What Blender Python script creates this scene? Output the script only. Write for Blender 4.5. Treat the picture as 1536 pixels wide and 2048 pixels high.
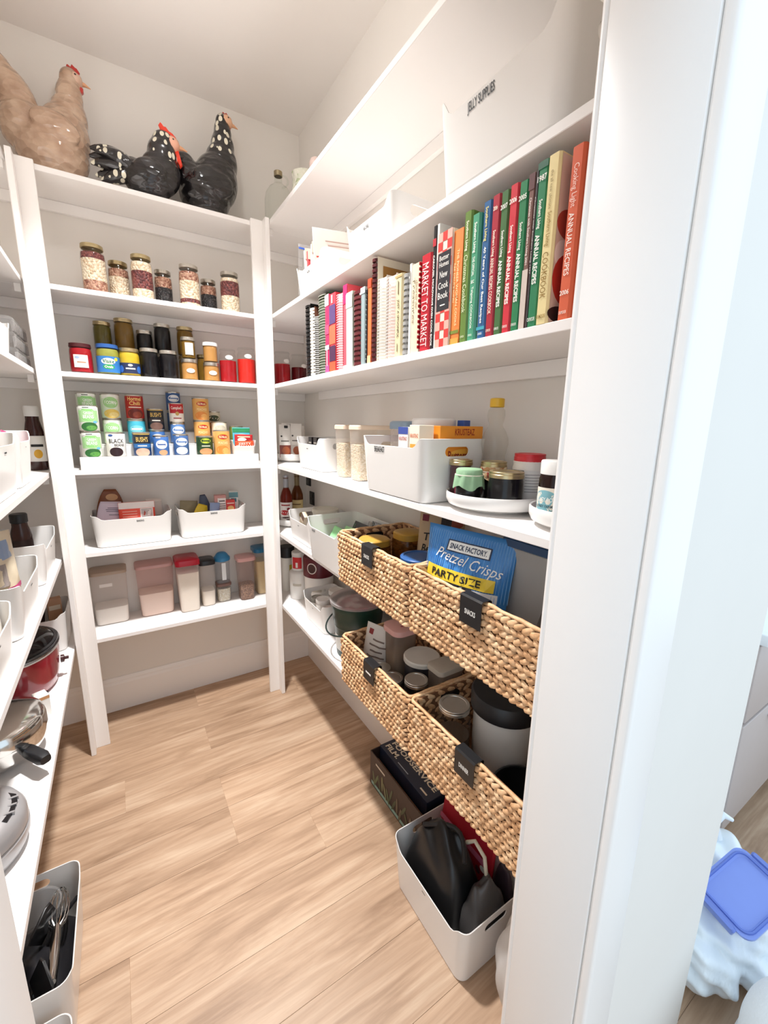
import bpy, bmesh, math, random
from mathutils import Vector, Matrix
random.seed(7)
PI = math.pi
SC = bpy.context.scene
COL = SC.collection
for o in list(bpy.data.objects): bpy.data.objects.remove(o, do_unlink=True)

# ------------------------------------------------------------------ camera
CAM_H = 1.52
yaw, pitch, roll = 0.5628, -0.2049, 0.0175
fw = Vector((math.sin(yaw)*math.cos(pitch), math.cos(yaw)*math.cos(pitch), math.sin(pitch)))
rt = Vector((math.cos(yaw), -math.sin(yaw), 0)); up = rt.cross(fw)
r2 = math.cos(roll)*rt + math.sin(roll)*up
u2 = -math.sin(roll)*rt + math.cos(roll)*up
cd = bpy.data.cameras.new('camera'); cam = bpy.data.objects.new('camera', cd); COL.objects.link(cam)
cd.sensor_fit = 'HORIZONTAL'; cd.sensor_width = 36; cd.lens = 36*839.5/1536
cd.clip_start = 0.02
M = Matrix.Identity(4)
for i in range(3):
    M[i][0] = r2[i]; M[i][1] = u2[i]; M[i][2] = -fw[i]
M[2][3] = CAM_H
cam.matrix_world = M
SC.camera = cam

# ------------------------------------------------------------------ daylight of the kitchen, exposure
W = bpy.data.worlds.new('daylight'); SC.world = W; W.use_nodes = True
bg = W.node_tree.nodes['Background']
bg.inputs[0].default_value = (0.74, 0.88, 1.0, 1); bg.inputs[1].default_value = 1.5
vs = SC.view_settings
vs.view_transform = 'Standard'; vs.look = 'None'; vs.gamma = 1; vs.use_curve_mapping = False
vs.exposure = 0.05
SC.cycles.max_bounces = 14; SC.cycles.diffuse_bounces = 10; SC.cycles.transparent_max_bounces = 24
SC.cycles.sample_clamp_indirect = 6
# ceiling lamp of the pantry (its light; the fitting is built below)
LAMP_AT = (0.22, 1.44, 2.955)
ld = bpy.data.lights.new('ceiling_lamp_light', 'AREA'); ld.shape = 'DISK'; ld.size = 0.15
ld.energy = 30; ld.color = (1.0, 0.99, 0.985); ld.spread = math.radians(98)   # most of it is thrown downwards
lo = bpy.data.objects.new('ceiling_lamp_light', ld); COL.objects.link(lo); lo.location = LAMP_AT
ld2 = bpy.data.lights.new('ceiling_lamp_glow', 'POINT'); ld2.shadow_soft_size = 0.05; ld2.energy = 4.6; ld2.color = ld.color   # the rest all round
lo2 = bpy.data.objects.new('ceiling_lamp_glow', ld2); COL.objects.link(lo2); lo2.location = (LAMP_AT[0], LAMP_AT[1], LAMP_AT[2]-.06)

# ------------------------------------------------------------------ materials
MATS = {}
def mat(name, col, rough=0.5, metal=0.0, var=0.04, scale=30.0, bump=0.0, spec=0.5, coat=0.0, sheen=0.0, sss=0.0):
    """procedural principled material: noise-varied colour and optional noise relief"""
    if name in MATS: return MATS[name]
    m = bpy.data.materials.new(name); m.use_nodes = True; MATS[name] = m
    nt = m.node_tree; b = nt.nodes['Principled BSDF']
    tc = nt.nodes.new('ShaderNodeTexCoord'); nz = nt.nodes.new('ShaderNodeTexNoise')
    nz.inputs['Scale'].default_value = scale; nz.inputs['Detail'].default_value = 3
    nt.links.new(tc.outputs['Object'], nz.inputs['Vector'])
    mx = nt.nodes.new('ShaderNodeMix'); mx.data_type = 'RGBA'
    c = Vector(col[:3])
    lo_, hi_ = c*(1-var), Vector([min(1, v*(1+var)) for v in c])
    mx.inputs[6].default_value = (*lo_, 1); mx.inputs[7].default_value = (*hi_, 1)
    nt.links.new(nz.outputs['Fac'], mx.inputs[0]); nt.links.new(mx.outputs[2], b.inputs['Base Color'])
    b.inputs['Roughness'].default_value = rough; b.inputs['Metallic'].default_value = metal
    b.inputs['Specular IOR Level'].default_value = spec
    b.inputs['Coat Weight'].default_value = coat; b.inputs['Coat Roughness'].default_value = 0.06
    if sheen: b.inputs['Sheen Weight'].default_value = sheen
    if bump:
        bp = nt.nodes.new('ShaderNodeBump'); bp.inputs['Strength'].default_value = bump; bp.inputs['Distance'].default_value = 0.004
        nt.links.new(nz.outputs['Fac'], bp.inputs['Height']); nt.links.new(bp.outputs['Normal'], b.inputs['Normal'])
    return m
def hexc(h):
    h = h.lstrip('#'); v = [int(h[i:i+2], 16)/255 for i in (0, 2, 4)]
    return tuple((x/12.92 if x <= 0.04045 else ((x+0.055)/1.055)**2.4) for x in v)
def cm(h, rough=0.45, **k):
    """material straight from a hex colour"""
    return mat('paint_%s_%d_%s' % (h.lstrip('#'), int(rough*100), '_'.join(str(v) for v in k.values())), hexc(h), rough, **k)
def see_through(name, tint, gloss=0.05, body=0.0, bodycol=(1, 1, 1), refl=0.5):
    """thin clear glass or plastic: transparent + fresnel gloss + a little milky body"""
    if name in MATS: return MATS[name]
    m = bpy.data.materials.new(name); m.use_nodes = True; MATS[name] = m
    nt = m.node_tree; nt.nodes.clear()
    out = nt.nodes.new('ShaderNodeOutputMaterial')
    tr = nt.nodes.new('ShaderNodeBsdfTransparent'); tr.inputs[0].default_value = (*tint, 1)
    df = nt.nodes.new('ShaderNodeBsdfDiffuse'); df.inputs[0].default_value = (*bodycol, 1)
    tl = nt.nodes.new('ShaderNodeBsdfTranslucent'); tl.inputs[0].default_value = (*bodycol, 1)
    md = nt.nodes.new('ShaderNodeMixShader'); md.inputs[0].default_value = 0.35
    nt.links.new(df.outputs[0], md.inputs[1]); nt.links.new(tl.outputs[0], md.inputs[2])
    m1 = nt.nodes.new('ShaderNodeMixShader')
    tc = nt.nodes.new('ShaderNodeTexCoord'); nz = nt.nodes.new('ShaderNodeTexNoise'); nz.inputs['Scale'].default_value = 14
    nt.links.new(tc.outputs['Object'], nz.inputs['Vector'])
    mr = nt.nodes.new('ShaderNodeMapRange'); mr.inputs[3].default_value = body*0.85; mr.inputs[4].default_value = min(1, body*1.15)
    nt.links.new(nz.outputs['Fac'], mr.inputs[0]); nt.links.new(mr.outputs[0], m1.inputs[0])
    nt.links.new(tr.outputs[0], m1.inputs[1]); nt.links.new(md.outputs[0], m1.inputs[2])
    gl = nt.nodes.new('ShaderNodeBsdfGlossy'); gl.inputs['Roughness'].default_value = gloss
    lw = nt.nodes.new('ShaderNodeLayerWeight'); lw.inputs[0].default_value = 0.5
    pw = nt.nodes.new('ShaderNodeMath'); pw.operation = 'POWER'; pw.inputs[1].default_value = 4.0; nt.links.new(lw.outputs['Facing'], pw.inputs[0])
    ml = nt.nodes.new('ShaderNodeMath'); ml.operation = 'MULTIPLY_ADD'; ml.inputs[1].default_value = refl; ml.inputs[2].default_value = 0.022; ml.use_clamp = True
    nt.links.new(pw.outputs[0], ml.inputs[0])
    m2 = nt.nodes.new('ShaderNodeMixShader'); nt.links.new(ml.outputs[0], m2.inputs[0])
    nt.links.new(m1.outputs[0], m2.inputs[1]); nt.links.new(gl.outputs[0], m2.inputs[2])
    nt.links.new(m2.outputs[0], out.inputs[0])
    return m

M_WALL = mat('greige_wall_paint', hexc('e5e1db'), 0.8, var=0.015, scale=8, bump=0.03)
M_CEIL = mat('white_ceiling_paint', hexc('efebe7'), 0.85, var=0.01, scale=9, bump=0.03)
M_TRIM = mat('white_trim_paint', hexc('f1eeeb'), 0.35, var=0.012, scale=7)
M_SHELF = mat('white_shelf_paint', hexc('efecea'), 0.42, var=0.012, scale=6)
M_BIN = mat('white_bin_plastic', hexc('e6e4e1'), 0.22, var=0.01, scale=5)
M_WHITE = mat('plain_white_plastic', hexc('ecebe8'), 0.35, var=0.015)
M_BLACK = mat('black_plastic', hexc('17171a'), 0.4, var=0.1)
M_INK = mat('black_ink', hexc('1c1a1a'), 0.6)
M_WINK = mat('white_ink', hexc('f3f0ea'), 0.6)
M_GLASS = see_through('clear_jar_glass', (0.97, 0.98, 0.975), 0.03, 0.004, refl=0.5)
M_CLEAR = see_through('clear_plastic', (0.97, 0.97, 0.97), 0.12, 0.10, (0.9, 0.9, 0.9), 0.5)
M_MILKY = see_through('milky_plastic', (0.98, 0.96, 0.95), 0.25, 0.20, (0.97, 0.95, 0.93), 0.4)
M_SILVER = mat('silver_lid_metal', hexc('c9c4ba'), 0.28, 0.9, var=0.06)
M_GOLD = mat('gold_lid_metal', hexc('bfae86'), 0.3, 0.9, var=0.06)
M_STEEL = mat('polished_steel', hexc('cfcdca'), 0.12, 1.0, var=0.03)

def floor_mat():
    m = bpy.data.materials.new('oak_plank'); m.use_nodes = True
    nt = m.node_tree; N = nt.nodes; b = N['Principled BSDF']
    tc = N.new('ShaderNodeTexCoord'); oi = N.new('ShaderNodeObjectInfo')
    # every plank reads its own piece of grain: shift by the object's random number
    cx = N.new('ShaderNodeCombineXYZ'); mu = N.new('ShaderNodeMath'); mu.operation = 'MULTIPLY'; mu.inputs[1].default_value = 37.0
    nt.links.new(oi.outputs['Random'], mu.inputs[0])
    for k in range(3): nt.links.new(mu.outputs[0], cx.inputs[k])
    ad = N.new('ShaderNodeVectorMath'); ad.operation = 'ADD'
    nt.links.new(tc.outputs['Object'], ad.inputs[0]); nt.links.new(cx.outputs[0], ad.inputs[1])
    mp = N.new('ShaderNodeMapping'); mp.inputs['Scale'].default_value = (1.1, 9.0, 1.0)
    nt.links.new(ad.outputs[0], mp.inputs[0])
    n1 = N.new('ShaderNodeTexNoise'); n1.inputs['Scale'].default_value = 1.7; n1.inputs['Detail'].default_value = 6; n1.inputs['Roughness'].default_value = 0.6; n1.inputs['Distortion'].default_value = 0.8
    nt.links.new(mp.outputs[0], n1.inputs['Vector'])
    mp2 = N.new('ShaderNodeMapping'); mp2.inputs['Scale'].default_value = (3.0, 70.0, 1.0)
    nt.links.new(ad.outputs[0], mp2.inputs[0])
    n2 = N.new('ShaderNodeTexNoise'); n2.inputs['Scale'].default_value = 1.5; n2.inputs['Detail'].default_value = 4
    nt.links.new(mp2.outputs[0], n2.inputs['Vector'])
    r1 = N.new('ShaderNodeValToRGB'); e = r1.color_ramp.elements
    e[0].position = 0.28; e[0].color = (*hexc('90735a'), 1); e[1].position = 0.72; e[1].color = (*hexc('cbb197'), 1)
    k = r1.color_ramp.elements.new(0.5); k.color = (*hexc('b7997e'), 1)
    nt.links.new(n1.outputs['Fac'], r1.inputs[0])
    mx = N.new('ShaderNodeMix'); mx.data_type = 'RGBA'; mx.blend_type = 'MULTIPLY'; mx.inputs[0].default_value = 0.45
    r2_ = N.new('ShaderNodeValToRGB'); e = r2_.color_ramp.elements; e[0].position = .3; e[0].color = (.62, .55, .5, 1); e[1].position = .62; e[1].color = (1, 1, 1, 1)
    nt.links.new(n2.outputs['Fac'], r2_.inputs[0]); nt.links.new(r1.outputs[0], mx.inputs[6]); nt.links.new(r2_.outputs[0], mx.inputs[7])
    hv = N.new('ShaderNodeHueSaturation')
    mr = N.new('ShaderNodeMapRange'); mr.inputs[3].default_value = 0.90; mr.inputs[4].default_value = 1.08
    nt.links.new(oi.outputs['Random'], mr.inputs[0]); nt.links.new(mr.outputs[0], hv.inputs['Value'])
    nt.links.new(mx.outputs[2], hv.inputs['Color']); nt.links.new(hv.outputs[0], b.inputs['Base Color'])
    b.inputs['Roughness'].default_value = 0.42
    bp = N.new('ShaderNodeBump'); bp.inputs['Strength'].default_value = 0.08; bp.inputs['Distance'].default_value = 0.003
    nt.links.new(n2.outputs['Fac'], bp.inputs['Height']); nt.links.new(bp.outputs[0], b.inputs['Normal'])
    return m
M_OAK = floor_mat()

# ------------------------------------------------------------------ mesh helpers
def me_new(name, vs_, fs, smooth=False):
    me = bpy.data.meshes.new(name); me.from_pydata(vs_, [], fs); me.update()
    if smooth is True:
        for p in me.polygons: p.use_smooth = True
    elif smooth:  # angle in degrees
        me.polygons.foreach_set('use_smooth', [True]*len(me.polygons)); me.set_sharp_from_angle(angle=math.radians(smooth))
    return me
def obj(name, me, m=None, parent=None, loc=(0, 0, 0), rot=(0, 0, 0), label=None, kind=None):
    o = bpy.data.objects.new(name, me); COL.objects.link(o)
    if m is not None and not me.materials: me.materials.append(m)
    o.parent = parent; o.location = loc; o.rotation_euler = rot
    if label: o['label'] = label
    if kind: o['kind'] = kind
    return o
def thing(name, label, cat, loc=(0, 0, 0), rz=0.0, group=None):
    o = bpy.data.objects.new(name, None); COL.objects.link(o); o.empty_display_size = 0.02
    o.location = loc; o.rotation_euler = (0, 0, rz); o['label'] = label; o['category'] = cat
    if group: o['group'] = group
    return o
def tag(o, label, cat, group=None):
    o['label'] = label; o['category'] = cat
    if group: o['group'] = group
    return o
def box_me(lo, hi, bev=0.0, seg=1, name='box'):
    bm = bmesh.new(); bmesh.ops.create_cube(bm, size=1)
    for v in bm.verts:
        v.co = Vector([(lo[i]+hi[i])/2 + v.co[i]*(hi[i]-lo[i]) for i in range(3)])
    if bev: bmesh.ops.bevel(bm, geom=bm.edges[:], offset=bev, segments=seg, affect='EDGES', profile=0.5)
    me = bpy.data.meshes.new(name); bm.to_mesh(me); bm.free()
    if bev and seg > 1:
        me.polygons.foreach_set('use_smooth', [True]*len(me.polygons)); me.set_sharp_from_angle(angle=math.radians(50))
    return me
def box(name, lo, hi, m, parent=None, bev=0.0, seg=1, **k): return obj(name, box_me(lo, hi, bev, seg, name), m, parent, **k)
def struct(o): o['kind'] = 'structure'; return o
def lathe_me(prof, seg=28, name='lathe', sharp=38):
    """prof: list of (r, z) from bottom to top, r=0 closes"""
    vs_, fs, rings = [], [], []
    for r, z in prof:
        if r < 1e-6: rings.append([len(vs_)]); vs_.append((0, 0, z))
        else:
            rings.append(list(range(len(vs_), len(vs_)+seg)))
            vs_ += [(r*math.cos(2*PI*k/seg), r*math.sin(2*PI*k/seg), z) for k in range(seg)]
    for a, b in zip(rings, rings[1:]):
        if len(a) == 1 and len(b) == 1: continue
        for k in range(seg):
            k2 = (k+1) % seg
            if len(a) == 1: fs.append((a[0], b[k2], b[k]))
            elif len(b) == 1: fs.append((a[k], a[k2], b[0]))
            else: fs.append((a[k], a[k2], b[k2], b[k]))
    return me_new(name, vs_, fs, sharp)
def rrect(w, d, r, n=5, sx=1, sy=1):
    """rounded rectangle points, ccw, centred, starting at +x side"""
    r = min(r, w/2-1e-5, d/2-1e-5); pts = []
    cs = [(w/2-r, d/2-r, 0), (-w/2+r, d/2-r, 90), (-w/2+r, -d/2+r, 180), (w/2-r, -d/2+r, 270)]
    for ci, (cx, cy, a) in enumerate(cs):
        for k in range(n+1):
            t = math.radians(a+90*k/n); pts.append((cx+r*math.cos(t), cy+r*math.sin(t)))
        # straight side to next corner
        nx, ny, na = cs[(ci+1) % 4]; t = math.radians(na)
        q = (nx+r*math.cos(t), ny+r*math.sin(t)); m = sx if ci in (0, 2) else sy
        p = pts[-1]
        for k in range(1, m): pts.append((p[0]+(q[0]-p[0])*k/m, p[1]+(q[1]-p[1])*k/m))
    return pts
def loft_me(rings, cap=(True, True), name='loft', sharp=40):
    """rings: list of lists of 3d points with equal counts"""
    vs_, fs = [], []; n = len(rings[0])
    for r in rings: vs_ += [tuple(p) for p in r]
    for i in range(len(rings)-1):
        for k in range(n):
            k2 = (k+1) % n
            fs.append((i*n+k, i*n+k2, (i+1)*n+k2, (i+1)*n+k))
    if cap[0]: fs.append(tuple(reversed(range(n))))
    if cap[1]: fs.append(tuple(range((len(rings)-1)*n, len(rings)*n)))
    return me_new(name, vs_, fs, sharp)
def rloft_me(secs, n=5, cap=(True, True), name='loft', sharp=40):
    """secs: (z, w, d, r[, cx, cy])"""
    rings = []
    for s in secs:
        z, w, d, r = s[:4]; cx, cy = (s[4], s[5]) if len(s) > 4 else (0, 0)
        rings.append([(x+cx, y+cy, z) for x, y in rrect(w, d, r, n)])
    return loft_me(rings, cap, name, sharp)
def tube_me(path, r, seg=8, closed=False, name='tube', radii=None):
    P = [Vector(p) for p in path]; rings = []; n = len(P)
    prev = None
    for i, p in enumerate(P):
        a = P[(i-1) % n] if (closed or i > 0) else p; b = P[(i+1) % n] if (closed or i < n-1) else p
        t = (b-a).normalized()
        if prev is None:
            h = Vector((0, 0, 1)) if abs(t.z) < 0.9 else Vector((1, 0, 0)); u = t.cross(h).normalized()
        else: u = (prev-t*prev.dot(t)).normalized()
        prev = u; v = t.cross(u); rr = radii[i] if radii else r
        rings.append([p+u*rr*math.cos(2*PI*k/seg)+v*rr*math.sin(2*PI*k/seg) for k in range(seg)])
    if closed: rings.append(rings[0])
    return loft_me(rings, (not closed, not closed), name, 60)
def merge(mes, name='merged'):
    """join several meshes into one (single material)"""
    bm = bmesh.new()
    for me in mes: bm.from_mesh(me)
    out = bpy.data.meshes.new(name); bm.to_mesh(out); bm.free()
    for me in mes:
        if me.users == 0: bpy.data.meshes.remove(me)
    out.set_sharp_from_angle(angle=math.radians(40)) if len(out.polygons) else None
    return out
def xform(me, mtx): me.transform(mtx); me.update(); return me
def copy_thing(root, loc, rz, label=None, group=None):
    r = root.copy(); COL.objects.link(r); r.location = loc; r.rotation_euler = (0, 0, rz)
    if label: r['label'] = label
    if group: r['group'] = group
    for ch in list(root.children):
        c = ch.copy(); COL.objects.link(c); c.parent = r
        for g in list(ch.children):
            d = g.copy(); COL.objects.link(d); d.parent = c
    return r
def sculpt(me, f):
    for v in me.vertices: v.co = f(v.co.copy())
    me.update(); return me
# ---- flat print: shapes and letters laid on a plane or round a cylinder
class Flat:
    def __init__(s, o, xa, ua=(0, 0, 1)): s.o = Vector(o); s.x = Vector(xa).normalized(); s.u = Vector(ua).normalized(); s.n = s.x.cross(s.u)
    def at(s, u, v, n): return s.o+s.x*u+s.u*v+s.n*n
class Cyl:
    """round the local z axis, radius R (or R(z)), facing angle a (radians; -pi/2 looks to -y)"""
    def __init__(s, R, zc, a=-PI/2): s.R = R; s.zc = zc; s.a = a
    def at(s, u, v, n):
        R = s.R(s.zc+v) if callable(s.R) else s.R
        R0 = s.R(s.zc) if callable(s.R) else s.R
        t = s.a+u/R0; return Vector(((R+n)*math.cos(t), (R+n)*math.sin(t), s.zc+v))
FRONT = lambda x, y, z: Flat((x, y, z), (1, 0, 0))         # faces -y
def patch(sf, u, v, w, h, m, parent, kind='rect', off=0.0006, name='label', rot=0.0, pts=None, nu=None):
    cu = nu or (10 if isinstance(sf, Cyl) else 1)
    vs_, fs = [], []
    c, s_ = math.cos(rot), math.sin(rot)
    def tr(a, b): return sf.at(u+a*c-b*s_, v+a*s_+b*c, off)
    if kind == 'rect':
        nv = 6 if isinstance(sf, Cyl) and callable(sf.R) else 1
        for j in range(nv+1):
            for i in range(cu+1): vs_.append(tr(w*(i/cu-.5), h*(j/nv-.5)))
        for j in range(nv):
            for i in range(cu): fs.append((j*(cu+1)+i, j*(cu+1)+i+1, (j+1)*(cu+1)+i+1, (j+1)*(cu+1)+i))
    elif kind == 'ell':
        n = 24
        vs_.append(tr(0, 0))
        for rr in (.5, 1.0):
            for k in range(n): vs_.append(tr(w/2*rr*math.cos(2*PI*k/n), h/2*rr*math.sin(2*PI*k/n)))
        for k in range(n):
            fs.append((0, 1+k, 1+(k+1) % n)); fs.append((1+k, 1+n+k, 1+n+(k+1) % n, 1+(k+1) % n))
    elif kind == 'poly':
        for a, b in pts: vs_.append(tr(a*w, b*h))
        fs.append(tuple(range(len(pts))))
    me = me_new(name, [tuple(p) for p in vs_], fs, isinstance(sf, Cyl))
    return obj(name, me, m, parent)
TXT = {}
BLUR = {'LUNCH', 'GRAIN', 'SNACK', 'TEA', 'BREAD', 'CHIPS', 'SODA', 'PASTA', 'BARS', 'JARS', 'BAGS', 'MEATLOAF', 'BAKE', 'LIMA', 'kernel', 'value', 'Cherries', 'PEPPERS', 'COFFEE', 'CREAM', 'The Sauce', 'LID', 'HOME', 'COOKING', 'recipes', 'cookbook', 'SELECT', 'Peanut', 'fruit', 'PEARS', 'CHICKEN', 'SYRUP', 'HONEY', 'BROTH', '12 in', 'plastic food wrap', 'WITH BEANS', 'Dinner Favorites Recipes', 'Dinner Favorites', 'Dinner F', 'Microwave Cooking from Carrier Kitchens', 'Refried', 'PINTO BEANS'}
def glyphs(s, bold=0.0, space=1.0):
    k = (s, bold, space)
    if k in TXT: return TXT[k]
    cu = bpy.data.curves.new('t', 'FONT'); cu.body = s; cu.resolution_u = 2; cu.offset = bold; cu.space_character = space
    cu.align_x = 'CENTER'; cu.space_line = .85
    to = bpy.data.objects.new('t', cu); COL.objects.link(to); bpy.context.view_layer.update()
    me = bpy.data.meshes.new_from_object(to.evaluated_get(bpy.context.evaluated_depsgraph_get()))
    bpy.data.objects.remove(to, do_unlink=True); bpy.data.curves.remove(cu)
    V_ = [tuple(v.co) for v in me.vertices]; F_ = [tuple(p.vertices) for p in me.polygons]
    bpy.data.meshes.remove(me)
    xs = [v[0] for v in V_] or [0, 1]; ys = [v[1] for v in V_] or [0, 1]
    TXT[k] = (V_, F_, min(xs), max(xs), min(ys), max(ys)); return TXT[k]
def text(sf, s, u, v, w, h, m, parent, bold=0.0, off=0.0011, rot=0.0, slant=0.0, name='lettering', space=1.0):
    """letters fitted into a w x h field centred at (u, v) of the surface"""
    if s in BLUR:      # print too small to read in the photograph: a dash of ink
        return patch(sf, u, v, w, h*.55, m, parent, 'rect', off, 'small_print', rot)
    V_, F_, x0, x1, y0, y1 = glyphs(s, bold, space); out = []
    c, sn = math.cos(rot), math.sin(rot)
    for x, y, _ in V_:
        a = ((x-x0)/(x1-x0)-.5)*w; b = ((y-y0)/(y1-y0)-.5)*h; a += b*slant
        out.append(tuple(sf.at(u+a*c-b*sn, v+a*sn+b*c, off)))
    return obj(name, me_new(name, out, F_), m, parent)

# ------------------------------------------------------------------ the room
ZC = 3.003
XL, XR, YB = -0.2444, 0.6860, 2.1765          # front edges of the left, right and back shelves
XWL, XWR, YW = -0.515, 0.9626, 2.4353         # wall faces
Y0, Y1 = 0.26, 0.383                          # front wall with the doorway: kitchen face, pantry face
DL, DR, DH = -0.108, 0.55, 2.06               # door opening
SH = dict(z1=2.4324, z2=2.0301, z3=1.7076, z4=1.3089, z5=0.9467, z6=0.5380); ST = 0.0195
z1, z2, z3, z4, z5, z6 = [SH['z%d' % i] for i in range(1, 7)]
struct(box('wall_back', (XWL-.12, YW, 0), (1.10, YW+.12, ZC), M_WALL))
struct(box('wall_right', (XWR, Y1, 0), (1.10, YW, ZC), M_WALL))
struct(box('wall_left', (XWL-.12, Y1, 0), (XWL, YW, ZC), M_WALL))
struct(box('ceiling', (XWL-.12, Y0, ZC), (1.10, YW+.12, ZC+.1), M_CEIL))
fwl = bpy.data.objects.new('wall_front', None); COL.objects.link(fwl); struct(fwl)
box('wall_panel', (-2.2, Y0, 0), (DL-.012, Y1, ZC), M_WALL, fwl)
box('wall_panel', (DR+.012, Y0, 0), (1.10, Y1, ZC), M_WALL, fwl)
box('wall_panel', (DL-.012, Y0, DH+.012), (DR+.012, Y1, ZC), M_WALL, fwl)
# floor: a subfloor and single planks laid along x, joints 1 mm deep
fl = struct(box('floor', (-2.2, -1.6, -.06), (3.2, YW+.1, -.003), mat('plank_joint', hexc('a98a6e'), .7)))
pm = {}
def plank(x0, x1, y0, y1):
    k = round(x1-x0, 3)
    if k not in pm: pm[k] = box_me((0, .0004, -.003), (k, .1798, 0), .0005)
    o = obj('plank', pm[k], M_OAK, fl, loc=(x0, y0, 0)); return o
row = 0; y = YW-.014-.18*23
rr = random.Random(3)
while y < YW:
    x = -2.2-rr.choice([0.0, .35, .7, .95]); 
    while x < 3.2:
        L = 1.22
        if not (y > Y1 and (x+L < XWL or x > XWR)) : plank(max(x, -2.2) if False else x, x+L, y, y+.18)
        x += L
    y += .18
# baseboards
def bboard(name, p0, p1, nrm):
    (xa, ya), (xb, yb) = p0, p1; L = math.hypot(xb-xa, yb-ya)
    prof = [(0, 0), (.015, 0), (.015, .15), (.013, .158), (.011, .163), (.011, .170), (.007, .182), (.004, .187), (0, .187)]
    d = Vector((xb-xa, yb-ya, 0)).normalized(); n = Vector((*nrm, 0))
    vs_, fs = [], []; k = len(prof)
    for t in (0, L):
        for a, z in prof: vs_.append(tuple(Vector((xa, ya, z))+d*t+n*a))
    for i in range(k): fs.append((i, (i+1) % k, k+(i+1) % k, k+i))
    fs += [tuple(range(k)), tuple(range(2*k-1, k-1, -1))]
    me = me_new(name, vs_, fs); bm = bmesh.new(); bm.from_mesh(me); bmesh.ops.recalc_face_normals(bm, faces=bm.faces); bm.to_mesh(me); bm.free()
    return struct(obj(name, me, M_TRIM))
bboard('baseboard_back', (XWL, YW), (XWR, YW), (0, -1))
bboard('baseboard_right', (XWR, Y1), (XWR, YW-.0152), (-1, 0))
bboard('baseboard_left', (XWL, Y1), (XWL, YW-.0152), (1, 0))
# door lining and casings
def jamb(x0, x1, y0, y1, z1_, nm, bev=.003):
    return struct(box(nm, (x0, y0, 0), (x1, y1, z1_), M_TRIM, bev=.0012, seg=2))
jamb(DL-.012, DL, Y0-.001, Y1+.001, DH, 'trim_1'); jamb(DR, DR+.012, Y0-.001, Y1+.001, DH, 'trim_2')
struct(box('trim_3', (DL-.012, Y0-.001, DH), (DR+.012, Y1+.001, DH+.012), M_TRIM))
def casing(name, x0, x1, sgn, y0, y1, h, bev=.006):
    """upright casing board with a rounded inner edge; sgn: side of the opening"""
    return struct(box(name, (x0, y0, 0), (x1, y1, h), M_TRIM, bev=bev, seg=4))
CW = .088
casing('trim_4', DR+.0012, DR+.0012+CW, 1, Y0-.020, Y0-.001, DH+CW)
casing('trim_5', DL-.004-CW, DL-.004, -1, Y0-.020, Y0-.001, DH+CW)
casing('trim_6', DR+.0012, DR+.0012+.06, 1, Y1+.001, Y1+.0135, DH+CW)
casing('trim_7', DL-.004-CW, DL-.004, -1, Y1+.001, Y1+.0135, DH+CW)
struct(box('trim_8', (DL-.004, Y0-.020, DH+.004), (DR+.004, Y0-.001, DH+CW), M_TRIM, bev=.004, seg=2))
struct(box('trim_9', (DL-.004, Y1+.001, DH+.004), (DR+.004, Y1+.0135, DH+CW), M_TRIM, bev=.004, seg=2))

# shelves: each board with its wall cleats
names = ['topmost', 'second', 'third', 'fourth', 'fifth', 'lowest']
held_b = ['hens', 'mason jars of layered beans', 'jars of pickles and jam', 'tiered rack of tins', 'two baking bins', 'row of lidded canisters']
held_r = ['glass jug', 'recipe bins', 'row of cookbooks', 'breakfast bin', 'snack baskets', 'green bucket and baskets']
held_l = ['empty space by the tan hen', 'corner beside the bean jars', 'bin and clear boxes', 'bins and clear dome', 'bins with freezer bag', 'slow cooker and skillet']
for i in range(6):
    z = SH['z%d' % (i+1)]
    t = thing('shelf_board', '%s white painted shelf on the back wall, holding the %s' % (names[i], held_b[i]), 'shelf', (XWL, YB, z-ST), group='built-in pantry shelves')
    box('board', (0.001, 0, 0), (XWR-XWL-.001, YW-YB-.001, ST), M_SHELF, t, .0012)
    box('cleat', (0.001, YW-YB-.02, -.042), (XWR-XWL-.001, YW-YB-.001, -.0005), M_TRIM, t, .001)
    t = thing('shelf_board', '%s white painted shelf on the right wall, holding the %s' % (names[i], held_r[i]), 'shelf', (XR, Y1+.014, z-ST), group='built-in pantry shelves')
    box('board', (0, 0, 0), (XWR-XR-.001, YB-Y1-.0145, ST), M_SHELF, t, .0012)
    box('cleat', (XWR-XR-.02, 0, -.042), (XWR-XR-.001, YB-Y1-.0145, -.0005), M_TRIM, t, .001)
    box('corner_block', (.006, YB-Y1-.035, -.030), (.026, YB-Y1-.0145, -.0005), M_TRIM, t, .001)
    lab = '%s white painted shelf on the left wall, holding the %s' % (names[i], held_l[i]) if i else 'top white painted shelf on the left wall, beside the tan hen'
    t = thing('shelf_board', lab, 'shelf', (XWL, Y1+.014, z-ST), group='built-in pantry shelves')
    box('board', (0.001, 0, 0), (XL-XWL, YB-Y1-.0145, ST), M_SHELF, t, .0012)
    box('cleat', (0.001, 0, -.042), (.02, YB-Y1-.0145, -.0005), M_TRIM, t, .001)
    box('corner_block', (XL-XWL-.026, YB-Y1-.035, -.030), (XL-XWL-.006, YB-Y1-.0145, -.0005), M_TRIM, t, .001)
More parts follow.
